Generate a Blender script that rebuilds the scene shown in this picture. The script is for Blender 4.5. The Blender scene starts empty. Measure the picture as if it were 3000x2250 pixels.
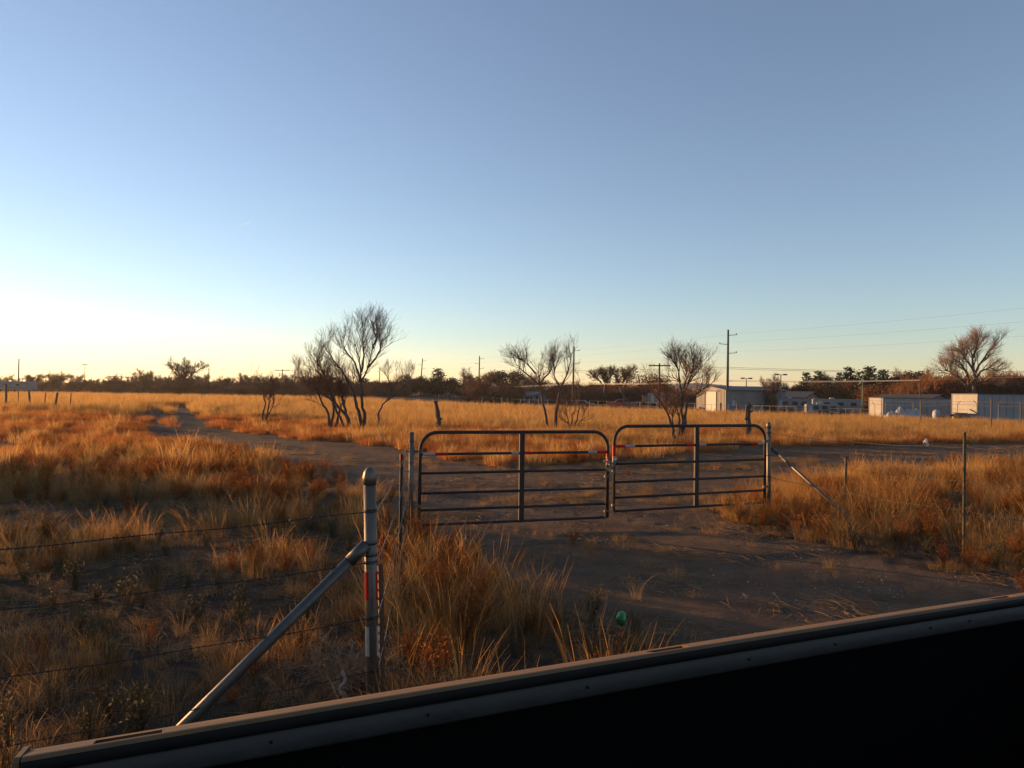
import bpy, math, random
import numpy as np
from mathutils import Vector, Matrix, Euler

R = math.radians
scene = bpy.context.scene
COL = scene.collection

# ------------------------------------------------------------------ camera
FPX = 2080.0                                   # focal length in pixels of the 3000 px wide photograph
CAM = Vector((0.0, 0.0, 2.0))
PITCH, ROLL = 0.62, 0.80
camd = bpy.data.cameras.new("camera"); cam = bpy.data.objects.new("camera", camd); COL.objects.link(cam)
camd.sensor_width = 36.0; camd.lens = 36.0 * FPX / 3000.0
camd.clip_start = 0.05; camd.clip_end = 20000.0
CM = Matrix.Rotation(R(90 + PITCH), 3, 'X') @ Matrix.Rotation(R(ROLL), 3, 'Z')
cam.matrix_world = Matrix.Translation(CAM) @ CM.to_4x4()
scene.camera = cam

# ------------------------------------------------------------------ light
SUN_AZ, SUN_EL = -62.0, 5.4                    # degrees left of the view axis, above the horizon
sv = Vector((math.sin(R(SUN_AZ)) * math.cos(R(SUN_EL)), math.cos(R(SUN_AZ)) * math.cos(R(SUN_EL)), math.sin(R(SUN_EL))))
world = bpy.data.worlds.new("World"); scene.world = world; world.use_nodes = True
wn = world.node_tree
sky = wn.nodes.new("ShaderNodeTexSky"); sky.sky_type = 'NISHITA'; sky.sun_disc = False
sky.sun_elevation = R(SUN_EL); sky.sun_rotation = R(SUN_AZ)
sky.altitude = 2500.0; sky.air_density = 1.3; sky.dust_density = 0.15; sky.ozone_density = 3.2
# the camera's daylight white balance: one even tint and a little less saturation over the whole sky
hsv = wn.nodes.new("ShaderNodeHueSaturation"); hsv.inputs["Saturation"].default_value = 0.90
wb = wn.nodes.new("ShaderNodeMix"); wb.data_type = 'RGBA'; wb.blend_type = 'MULTIPLY'; wb.inputs[0].default_value = 1.0
wb.inputs[7].default_value = (1.32, 1.02, 0.91, 1)
wn.links.new(sky.outputs[0], hsv.inputs["Color"]); wn.links.new(hsv.outputs[0], wb.inputs[6])
wn.links.new(wb.outputs[2], wn.nodes["Background"].inputs[0])
wn.nodes["Background"].inputs[1].default_value = 0.15
sund = bpy.data.lights.new("sun", 'SUN'); sund.energy = 5.0; sund.angle = R(0.5); sund.color = (1.0, 0.54, 0.21)
sun = bpy.data.objects.new("sun", sund); COL.objects.link(sun)
sun.rotation_euler = sv.to_track_quat('Z', 'Y').to_euler(); sun.location = (-60, 50, 30)
vs = scene.view_settings
vs.view_transform = 'Standard'; vs.look = 'None'; vs.gamma = 1.0; vs.exposure = 1.06; vs.use_curve_mapping = False
scene.cycles.max_bounces = 6; scene.cycles.transparent_max_bounces = 8
scene.cycles.use_denoising = True

rng = np.random.default_rng(7)
rnd = random.Random(11)

# ------------------------------------------------------------------ terrain
def S01(t):
    t = np.clip(t, 0.0, 1.0); return t * t * (3 - 2 * t)
def hash2(ix, iy, seed):
    n = (ix.astype(np.int64) * 374761393 + iy.astype(np.int64) * 668265263 + seed * 982451653) & 0xFFFFFFFF
    n = ((n ^ (n >> 13)) * 1274126177) & 0xFFFFFFFF
    return ((n ^ (n >> 16)) & 0xFFFF) / 65535.0
def noise(x, y, s=1.0, seed=0):
    x = np.asarray(x, float) / s; y = np.asarray(y, float) / s
    ix, iy = np.floor(x), np.floor(y); fx, fy = x - ix, y - iy
    fx = fx * fx * (3 - 2 * fx); fy = fy * fy * (3 - 2 * fy)
    a = hash2(ix, iy, seed); b = hash2(ix + 1, iy, seed); c = hash2(ix, iy + 1, seed); d = hash2(ix + 1, iy + 1, seed)
    return (a * (1 - fx) + b * fx) * (1 - fy) + (c * (1 - fx) + d * fx) * fy
def fbm(x, y, s=1.0, seed=0, o=3):
    t, a, n = 0.0, 0.5, 0.0
    for i in range(o):
        t = t + a * noise(x, y, s, seed + i); n += a; a *= 0.5; s *= 0.5
    return t / n
def field_edge(x):
    return np.where(x > -14, 98 - 0.88 * (x + 14), 98.0)
def terr(x, y):
    x = np.asarray(x, float); y = np.asarray(y, float)
    z = 0.45 * S01((-x - 4) / 26.0) * S01((y - 12) / 34.0)
    z = z - 0.75 * S01((y - field_edge(x) - 10) / 40.0) * S01((x + 25) / 25.0) * S01((300 - y) / 100 + 1)
    z = z + (fbm(x, y, 9.0, 3) - 0.5) * 0.10 * S01((np.hypot(x, y) - 2) / 10)
    return z
def tz(x, y):
    return float(terr(np.array([x]), np.array([y]))[0])

def ray(px, py):
    v = CM @ Vector(((px - 1500) / FPX, -(py - 1125) / FPX, -1.0)); return v
def pt(px, py, depth):
    """the point seen at a pixel of the photograph at this distance ahead of the camera"""
    v = ray(px, py); return CAM + v * (depth / v.y)
def gnd(px, py):
    """where the line of sight meets the ground"""
    v = ray(px, py); t = 0.5; p = CAM
    for i in range(4000):
        q = CAM + v * t
        if q.z <= tz(q.x, q.y): break
        t *= 1.01
        if t > 900: break
    return CAM + v * t
def plane_pt(px, py, z):
    v = ray(px, py); return CAM + v * ((z - CAM.z) / v.z)
def colx(px, depth, py=1150):
    p = pt(px, py, depth); return (p.x, p.y)

# ------------------------------------------------------------------ materials
def nt(name):
    m = bpy.data.materials.new(name); m.use_nodes = True; return m, m.node_tree, m.node_tree.nodes["Principled BSDF"]
def mk(name, c1, c2=None, scale=8.0, rough=0.7, metal=0.0, bump=0.0, bscale=None, stretch=None, spec=None, wear=None):
    m, t, b = nt(name); N, L = t.nodes, t.links
    b.inputs["Roughness"].default_value = rough; b.inputs["Metallic"].default_value = metal
    if spec is not None: b.inputs["Specular IOR Level"].default_value = spec
    c2 = c2 or tuple(v * 0.72 for v in c1)
    tc = N.new("ShaderNodeTexCoord"); mp = N.new("ShaderNodeMapping"); L.new(tc.outputs["Object"], mp.inputs[0])
    if stretch: mp.inputs["Scale"].default_value = stretch
    nz = N.new("ShaderNodeTexNoise"); nz.inputs["Scale"].default_value = scale; nz.inputs["Detail"].default_value = 6
    nz.inputs["Roughness"].default_value = 0.65
    L.new(mp.outputs[0], nz.inputs["Vector"])
    cr = N.new("ShaderNodeValToRGB"); cr.color_ramp.elements[0].position = 0.34; cr.color_ramp.elements[1].position = 0.66
    cr.color_ramp.elements[0].color = (*c2, 1); cr.color_ramp.elements[1].color = (*c1, 1)
    if wear:
        e = cr.color_ramp.elements.new(0.78); e.color = (*wear, 1)
    L.new(nz.outputs["Fac"], cr.inputs[0]); L.new(cr.outputs[0], b.inputs["Base Color"])
    mr = N.new("ShaderNodeMapRange"); mr.inputs["To Min"].default_value = max(0.03, rough - 0.12); mr.inputs["To Max"].default_value = min(1, rough + 0.12)
    L.new(nz.outputs["Fac"], mr.inputs["Value"]); L.new(mr.outputs[0], b.inputs["Roughness"])
    if bump:
        n2 = N.new("ShaderNodeTexNoise"); n2.inputs["Scale"].default_value = bscale or scale * 4; n2.inputs["Detail"].default_value = 5
        L.new(mp.outputs[0], n2.inputs["Vector"])
        bp = N.new("ShaderNodeBump"); bp.inputs["Strength"].default_value = bump; bp.inputs["Distance"].default_value = 0.02
        L.new(n2.outputs["Fac"], bp.inputs["Height"]); L.new(bp.outputs[0], b.inputs["Normal"])
    return m
def leafy(name, ca, cb, cc, transl=0.60):
    """dry leaf or blade: colour differs from plant to plant, some light passes through"""
    m = bpy.data.materials.new(name); m.use_nodes = True; t = m.node_tree; N, L = t.nodes, t.links
    N.remove(N["Principled BSDF"])
    oi = N.new("ShaderNodeObjectInfo"); tc = N.new("ShaderNodeTexCoord")
    nz = N.new("ShaderNodeTexNoise"); nz.inputs["Scale"].default_value = 9.0; nz.inputs["Detail"].default_value = 3; L.new(tc.outputs["Object"], nz.inputs["Vector"])
    ad = N.new("ShaderNodeMath"); ad.operation = 'MULTIPLY_ADD'; ad.inputs[1].default_value = 0.55
    L.new(oi.outputs["Random"], ad.inputs[0])
    m2 = N.new("ShaderNodeMath"); m2.operation = 'MULTIPLY'; m2.inputs[1].default_value = 0.5; L.new(nz.outputs["Fac"], m2.inputs[0])
    L.new(m2.outputs[0], ad.inputs[2])
    cr = N.new("ShaderNodeValToRGB"); e = cr.color_ramp.elements; e[0].position = 0.12; e[1].position = 0.86
    e[0].color = (*ca, 1); e[1].color = (*cc, 1); k = e.new(0.5); k.color = (*cb, 1)
    L.new(ad.outputs[0], cr.inputs[0])
    d = N.new("ShaderNodeBsdfDiffuse"); tr = N.new("ShaderNodeBsdfTranslucent"); mx = N.new("ShaderNodeMixShader")
    L.new(cr.outputs[0], d.inputs[0]); L.new(cr.outputs[0], tr.inputs[0]); mx.inputs[0].default_value = transl
    L.new(d.outputs[0], mx.inputs[1]); L.new(tr.outputs[0], mx.inputs[2]); L.new(mx.outputs[0], N["Material Output"].inputs[0])
    return m

M = {}
M['galv'] = mk('galvanized_steel', (0.150, 0.118, 0.088), (0.110, 0.088, 0.068), 14, 0.46, 0.55, 0.05, 60, wear=(0.115, 0.085, 0.065))
M['galv_dull'] = mk('weathered_galvanized', (0.125, 0.11, 0.095), (0.085, 0.075, 0.066), 9, 0.5, 0.6, 0.08, 50, wear=(0.17, 0.12, 0.09))
M['gate'] = mk('brown_gate_paint', (0.034, 0.026, 0.025), (0.025, 0.019, 0.018), 7, 0.6, 0.0, 0.05, 60, spec=0.25, wear=(0.055, 0.036, 0.028))
M['red_tape'] = mk('red_reflective_tape', (0.48, 0.008, 0.012), (0.40, 0.007, 0.010), 20, 0.5, spec=0.2)
M['white_tape'] = mk('white_reflective_tape', (0.33, 0.33, 0.32), (0.27, 0.27, 0.26), 20, 0.5, spec=0.2)
M['tpost'] = mk('green_post_paint', (0.035, 0.038, 0.024), (0.05, 0.032, 0.02), 16, 0.6, 0, 0.1, 80, wear=(0.10, 0.05, 0.025))
M['tpost_old'] = mk('old_post_paint', (0.20, 0.15, 0.06), (0.06, 0.045, 0.025), 20, 0.7, 0, 0.1, 80, wear=(0.14, 0.07, 0.03))
M['wire'] = mk('rusty_barbed_wire', (0.045, 0.034, 0.030), (0.028, 0.022, 0.020), 30, 0.6, 0.0, spec=0.25)
M['wire_new'] = mk('steel_barbed_wire', (0.13, 0.12, 0.115), (0.06, 0.052, 0.048), 30, 0.5, 0.5)
M['chain'] = mk('chain_steel', (0.22, 0.21, 0.20), (0.14, 0.13, 0.12), 40, 0.4, 0.8)
M['brass'] = mk('brass_lock', (0.45, 0.32, 0.12), (0.35, 0.24, 0.1), 30, 0.35, 0.8)
M['rust'] = mk('rusty_rod', (0.16, 0.07, 0.035), (0.10, 0.045, 0.025), 30, 0.75)
M['deadwood'] = mk('weathered_deadwood', (0.11, 0.075, 0.05), (0.06, 0.04, 0.03), 10, 0.9, 0, 0.5, 30, (4, 4, 0.6))
M['bark'] = mk('dark_bark', (0.095, 0.064, 0.050), (0.056, 0.039, 0.032), 18, 0.9, 0, 0.4, 40, (3, 3, 0.8))
M['twig'] = leafy('brown_twigs', (0.17, 0.100, 0.068), (0.23, 0.140, 0.096), (0.29, 0.18, 0.125), 0.40)
M['twig_far'] = leafy('far_brown_twigs', (0.13, 0.072, 0.045), (0.19, 0.105, 0.066), (0.25, 0.145, 0.092), 0.40)
M['twig_pale'] = leafy('pale_grey_brown_twigs', (0.26, 0.18, 0.135), (0.33, 0.23, 0.17), (0.40, 0.28, 0.21), 0.45)
M['twig_rust'] = leafy('rust_brown_twigs', (0.18, 0.085, 0.042), (0.25, 0.12, 0.060), (0.31, 0.16, 0.085), 0.40)
M['pole'] = mk('creosote_pole_wood', (0.075, 0.050, 0.038), (0.050, 0.034, 0.027), 3, 0.85, 0, 0.2, 12, (3, 3, 0.3))
M['insul'] = mk('grey_insulator', (0.20, 0.20, 0.20), None, 5, 0.5)
M['lamp_metal'] = mk('lamp_pole_metal', (0.16, 0.16, 0.155), None, 2, 0.5, 0.4)
M['lamp_green'] = mk('green_lamp_pole', (0.10, 0.13, 0.07), None, 2, 0.6)
M['cable'] = mk('black_cable', (0.10, 0.07, 0.055), None, 2, 0.5)
M['cable_bright'] = mk('bright_cable', (0.75, 0.66, 0.55), None, 2, 0.5)
M['shed'] = mk('weathered_white_shed_metal', (0.30, 0.295, 0.285), (0.24, 0.235, 0.23), 0.8, 0.7, 0, 0.02, 4, spec=0.2, wear=(0.21, 0.19, 0.17))
M['shed_trim'] = mk('dark_shed_trim', (0.14, 0.10, 0.085), None, 3, 0.7)
M['shed_roof'] = mk('grey_shed_roof', (0.12, 0.125, 0.135), (0.09, 0.092, 0.10), 0.6, 0.7, spec=0.2)
M['siding'] = mk('warehouse_siding', (0.27, 0.25, 0.23), (0.22, 0.20, 0.185), 0.5, 0.7, 0, 0.02, 4, spec=0.2)
M['wh_door'] = mk('warehouse_door_panel', (0.36, 0.34, 0.34), (0.30, 0.29, 0.29), 0.6, 0.6)
M['dark'] = mk('dark_opening', (0.015, 0.014, 0.013), None, 5, 0.7)
M['house'] = mk('pale_house_siding', (0.20, 0.215, 0.225), (0.17, 0.18, 0.19), 0.7, 0.8)
M['house_tan'] = mk('tan_house_wood', (0.30, 0.17, 0.10), (0.20, 0.11, 0.07), 0.8, 0.8)
M['roof_dark'] = mk('dark_shingle_roof', (0.045, 0.040, 0.042), (0.03, 0.027, 0.027), 2, 0.9)
M['roof_pale'] = mk('pale_metal_roof', (0.21, 0.225, 0.235), (0.18, 0.19, 0.20), 0.7, 0.7)
M['trim'] = mk('white_trim', (0.40, 0.39, 0.37), None, 2, 0.6)
M['rv'] = mk('white_trailer_skin', (0.23, 0.23, 0.23), (0.19, 0.19, 0.19), 0.8, 0.6, spec=0.2)
M['glass'] = mk('dark_window_glass', (0.02, 0.024, 0.03), None, 2, 0.08, 0.0)
M['tyre'] = mk('black_rubber', (0.02, 0.02, 0.02), None, 10, 0.8)
M['car_red'] = mk('red_car_paint', (0.36, 0.05, 0.04), (0.3, 0.04, 0.03), 1, 0.25)
M['car_dark'] = mk('dark_car_paint', (0.03, 0.035, 0.045), None, 1, 0.2)
M['car_white'] = mk('white_car_paint', (0.30, 0.30, 0.30), None, 1, 0.3)
M['car_grey'] = mk('grey_car_paint', (0.10, 0.105, 0.115), None, 1, 0.2)
M['chainlink'] = mk('fence_pipe', (0.17, 0.155, 0.13), (0.12, 0.11, 0.095), 1, 0.6, 0.2)
M['fencewood'] = mk('old_fence_wood', (0.13, 0.085, 0.06), (0.08, 0.05, 0.036), 3, 0.9, 0, 0.3, 12)
M['tarp'] = mk('white_tarp', (0.34, 0.34, 0.345), (0.27, 0.27, 0.28), 1.5, 0.6, 0, 0.3, 3)
M['bag'] = mk('white_plastic_bag', (0.45, 0.45, 0.45), (0.36, 0.36, 0.36), 8, 0.5)
M['bottle'] = mk('green_plastic', (0.006, 0.17, 0.020), (0.005, 0.12, 0.014), 10, 0.35)
M['rag'] = mk('white_frayed_rag', (0.24, 0.215, 0.185), (0.15, 0.13, 0.11), 30, 0.9)
M['tumble'] = leafy('tumbleweed_twigs', (0.19, 0.135, 0.088), (0.25, 0.18, 0.12), (0.32, 0.24, 0.17), 0.1)
M['rail_top'] = mk('dusty_tan_truck_paint', (0.150, 0.090, 0.042), (0.115, 0.069, 0.033), 7, 0.55, 0.0, 0.03, 60, (1, 3, 3), spec=0.12, wear=(0.18, 0.115, 0.060))
M['rail_in'] = mk('dusty_grey_bed_paint', (0.038, 0.034, 0.033), (0.028, 0.026, 0.025), 9, 0.6, 0, 0.1, 50, spec=0.3, wear=(0.060, 0.052, 0.047))
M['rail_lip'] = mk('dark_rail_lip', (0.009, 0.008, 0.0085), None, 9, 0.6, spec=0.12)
M['liner'] = mk('black_bed_liner', (0.0035, 0.0035, 0.0035), (0.0028, 0.0028, 0.0028), 12, 0.95, 0, 0.2, 90, spec=0.05)
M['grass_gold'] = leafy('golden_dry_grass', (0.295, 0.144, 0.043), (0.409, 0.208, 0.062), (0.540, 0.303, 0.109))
M['field_gold_lit'] = leafy('sun_brightened_field_grass', (0.356, 0.185, 0.059), (0.464, 0.260, 0.085), (0.540, 0.340, 0.133), 0.60)  # golden grass copy, sunlight on the field brightened into its colour
M['field_rust_lit'] = leafy('sun_brightened_field_weed', (0.276, 0.092, 0.028), (0.380, 0.137, 0.043), (0.460, 0.200, 0.067), 0.60)  # rust weed copy, colour raised likewise to carry the field's sunlight
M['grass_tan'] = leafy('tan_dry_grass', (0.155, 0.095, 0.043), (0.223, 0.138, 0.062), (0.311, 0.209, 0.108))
M['weed_rust'] = leafy('rust_dry_weed', (0.195, 0.077, 0.026), (0.293, 0.116, 0.038), (0.377, 0.165, 0.058))
M['weed_grey'] = leafy('grey_green_weed', (0.105, 0.087, 0.050), (0.140, 0.115, 0.067), (0.182, 0.140, 0.077))
M['straw'] = leafy('flattened_straw', (0.195, 0.117, 0.065), (0.260, 0.163, 0.088), (0.338, 0.227, 0.130), 0.1)
M['stone'] = mk('gravel_stone', (0.20, 0.17, 0.15), (0.12, 0.10, 0.09), 30, 0.9)
M['needle'] = leafy('dark_evergreen_needles', (0.022, 0.028, 0.016), (0.034, 0.040, 0.022), (0.050, 0.052, 0.028), 0.15)
M['needle_brown'] = leafy('bronzed_evergreen_foliage', (0.055, 0.040, 0.020), (0.080, 0.056, 0.028), (0.11, 0.072, 0.034), 0.2)
M['leaf_rust'] = leafy('dry_brown_leaves', (0.13, 0.060, 0.026), (0.18, 0.085, 0.034), (0.23, 0.12, 0.048), 0.3)
M['leaf_olive'] = leafy('olive_foliage', (0.055, 0.055, 0.024), (0.075, 0.068, 0.03), (0.10, 0.08, 0.036), 0.25)
M['hill'] = mk('brushy_hillside', (0.070, 0.048, 0.040), (0.042, 0.032, 0.030), 0.03, 0.95, 0, 0.3, 0.08)
M['contrail'] = leafy('ice_vapour', (0.55, 0.85, 1.0), (0.55, 0.85, 1.0), (0.58, 0.88, 1.0), 0.75)
def thin_out(m, k):
    t = m.node_tree; o = t.nodes["Material Output"]; src = o.inputs[0].links[0].from_socket
    mx = t.nodes.new("ShaderNodeMixShader"); tr = t.nodes.new("ShaderNodeBsdfTransparent"); mx.inputs[0].default_value = k
    t.links.new(tr.outputs[0], mx.inputs[1]); t.links.new(src, mx.inputs[2]); t.links.new(mx.outputs[0], o.inputs[0])
thin_out(M['contrail'], 0.35)

# ------------------------------------------------------------------ mesh helpers
class MB:
    def __init__(s): s.v, s.f = [], []
    def add(s, vs_, fs_):
        o = len(s.v); s.v += [tuple(v) for v in vs_]; s.f += [tuple(i + o for i in f) for f in fs_]; return s
    def box(s, c, d, rz=0.0, rot=None):
        hx, hy, hz = d[0] / 2, d[1] / 2, d[2] / 2
        mt = rot if rot is not None else Matrix.Rotation(rz, 3, 'Z')
        P = [Vector(c) + mt @ Vector((sx * hx, sy * hy, sz * hz)) for sz in (-1, 1) for sy in (-1, 1) for sx in (-1, 1)]
        return s.add(P, [(0, 2, 3, 1), (4, 5, 7, 6), (0, 1, 5, 4), (2, 6, 7, 3), (0, 4, 6, 2), (1, 3, 7, 5)])
    def tube(s, pts, rad, n=8, cap=True):
        pts = [Vector(p) for p in pts]; m = len(pts)
        if not hasattr(rad, '__len__'): rad = [rad] * m
        V = []; up = None
        for i, p in enumerate(pts):
            t = (pts[min(i + 1, m - 1)] - pts[max(i - 1, 0)])
            if t.length < 1e-9: t = Vector((0, 0, 1))
            t.normalize()
            if up is None:
                up = Vector((1, 0, 0)) if abs(t.x) < 0.8 else Vector((0, 1, 0))
            a = up - t * up.dot(t)
            if a.length < 1e-6: a = t.orthogonal()
            a.normalize(); up = a; b = t.cross(a)
            for k in range(n):
                th = 2 * math.pi * k / n
                V.append(p + (a * math.cos(th) + b * math.sin(th)) * rad[i])
        F = []
        for i in range(m - 1):
            for k in range(n):
                k2 = (k + 1) % n
                F.append((i * n + k, i * n + k2, (i + 1) * n + k2, (i + 1) * n + k))
        if cap: F += [tuple(range(n - 1, -1, -1)), tuple(range((m - 1) * n, m * n))]
        return s.add(V, F)
    def lathe(s, c, prof, n=16):
        V = []; F = []; c = Vector(c)
        for r, z in prof:
            for k in range(n):
                th = 2 * math.pi * k / n; V.append(c + Vector((r * math.cos(th), r * math.sin(th), z)))
        for i in range(len(prof) - 1):
            for k in range(n):
                k2 = (k + 1) % n; F.append((i * n + k, i * n + k2, (i + 1) * n + k2, (i + 1) * n + k))
        F += [tuple(range(n - 1, -1, -1)), tuple(range((len(prof) - 1) * n, len(prof) * n))]
        return s.add(V, F)
    def prism(s, poly, a, b):
        """a closed outline given as 3-D points, pushed from offset a to offset b"""
        n = len(poly); a = Vector(a); b = Vector(b)
        V = [Vector(p) + a for p in poly] + [Vector(p) + b for p in poly]
        F = [tuple(range(n - 1, -1, -1)), tuple(range(n, 2 * n))] + [(i, (i + 1) % n, (i + 1) % n + n, i + n) for i in range(n)]
        return s.add(V, F)
    def mesh(s, name, mat, smooth=False, off=(0, 0, 0)):
        me = bpy.data.meshes.new(name)
        v = s.v if off == (0, 0, 0) else [(p[0] - off[0], p[1] - off[1], p[2] - off[2]) for p in s.v]
        me.from_pydata(v, [], s.f); me.update()
        for mm in (mat if isinstance(mat, (list, tuple)) else [mat]): me.materials.append(mm)
        if smooth: me.polygons.foreach_set('use_smooth', [True] * len(me.polygons))
        return me

def tag(o, label=None, cat=None, group=None, kind=None):
    if label: o['label'] = label
    if cat: o['category'] = cat
    if group: o['group'] = group
    if kind: o['kind'] = kind
    return o
def link(name, me, parent=None):
    o = bpy.data.objects.new(name, me); COL.objects.link(o)
    if parent is not None: o.parent = parent
    return o
class Thing:
    """an Empty at the base of a thing; parts are given in world coordinates unless local=True"""
    def __init__(s, name, loc, label, cat, group=None, rz=0.0, local=False):
        s.o = bpy.data.objects.new(name, None); COL.objects.link(s.o); s.o.location = loc; s.o.rotation_euler = (0, 0, rz)
        s.o.empty_display_size = 0.2; tag(s.o, label, cat, group); s.off = (0, 0, 0) if local else tuple(loc)
    def part(s, name, mb, mat, smooth=False, parent=None, label=None):
        o = link(name, mb.mesh(name, M[mat] if isinstance(mat, str) else mat, smooth, s.off), parent or s.o)
        if label: o['label'] = label
        return o
def single(name, mb, mat, label, cat, group=None, smooth=False, kind=None):
    c = np.array(mb.v); off = (float(c[:, 0].mean()), float(c[:, 1].mean()), float(c[:, 2].min()))
    o = link(name, mb.mesh(name, M[mat] if isinstance(mat, str) else mat, smooth, off)); o.location = off
    return tag(o, label, cat, group, kind)
def copy_tree(o, parent=None):
    c = o.copy(); COL.objects.link(c)
    if parent is not None: c.parent = parent
    for ch in o.children: copy_tree(ch, c)
    return c

# ------------------------------------------------------------------ ground zones, given by what the photograph shows and kept in metres
def poly_w(pp):
    return np.array([(lambda g: (g.x, g.y))(gnd(x, y)) for x, y in pp])
def inside(P, x, y):
    r = np.zeros(x.shape, bool); n = len(P); j = n - 1
    for i in range(n):
        xi, yi = P[i]; xj, yj = P[j]
        c = ((yi > y) != (yj > y)) & (x < (xj - xi) * (y - yi) / (yj - yi + 1e-12) + xi)
        r ^= c; j = i
    return r
DIRT = poly_w([(405, 1194), (560, 1188), (600, 1232), (700, 1268), (900, 1290), (1180, 1315), (1300, 1350), (1500, 1368), (1700, 1362),
               (1900, 1345), (2250, 1310), (3150, 1292), (3150, 1352), (2750, 1374), (2450, 1392), (2290, 1420), (2120, 1465), (2030, 1495), (2130, 1535),
               (2280, 1585), (2600, 1650), (3150, 1715), (3150, 2100), (2500, 2250), (2120, 1985), (1900, 1900), (1680, 1790), (1490, 1690),
               (1340, 1610), (1235, 1550), (1150, 1480), (1000, 1415), (830, 1362), (640, 1306), (415, 1288), (428, 1240)])
MEDIAN = poly_w([(470, 1188), (486, 1190), (508, 1236), (514, 1258), (494, 1244)])
BARE = poly_w([(-400, 1475), (300, 1490), (560, 1530), (520, 1570), (200, 1585), (-400, 1600)])
RIGHTGRASS = poly_w([(2290, 1455), (2480, 1405), (2750, 1385), (3200, 1362), (3200, 1660), (2700, 1600), (2350, 1540), (2180, 1500)])
FRONTGRASS = poly_w([(1110, 1540), (1230, 1600), (1380, 1690), (1560, 1790), (1720, 1910), (1800, 2050), (1800, 2350), (1000, 2400), (1110, 1800)])
def dirt_mask(x, y):
    wob = np.clip(np.hypot(x, y) / 30.0, 0.25, 1.0)
    xx = x + (fbm(x, y, 1.6, 21) - 0.5) * 1.6 * wob; yy = y + (fbm(x, y, 1.6, 31) - 0.5) * 1.6 * wob
    d = inside(DIRT, xx, yy) & ~inside(MEDIAN, xx, yy)
    b = inside(BARE, xx, yy)
    return np.where(d, 1.0, np.where(b, 0.8, 0.0))

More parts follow.
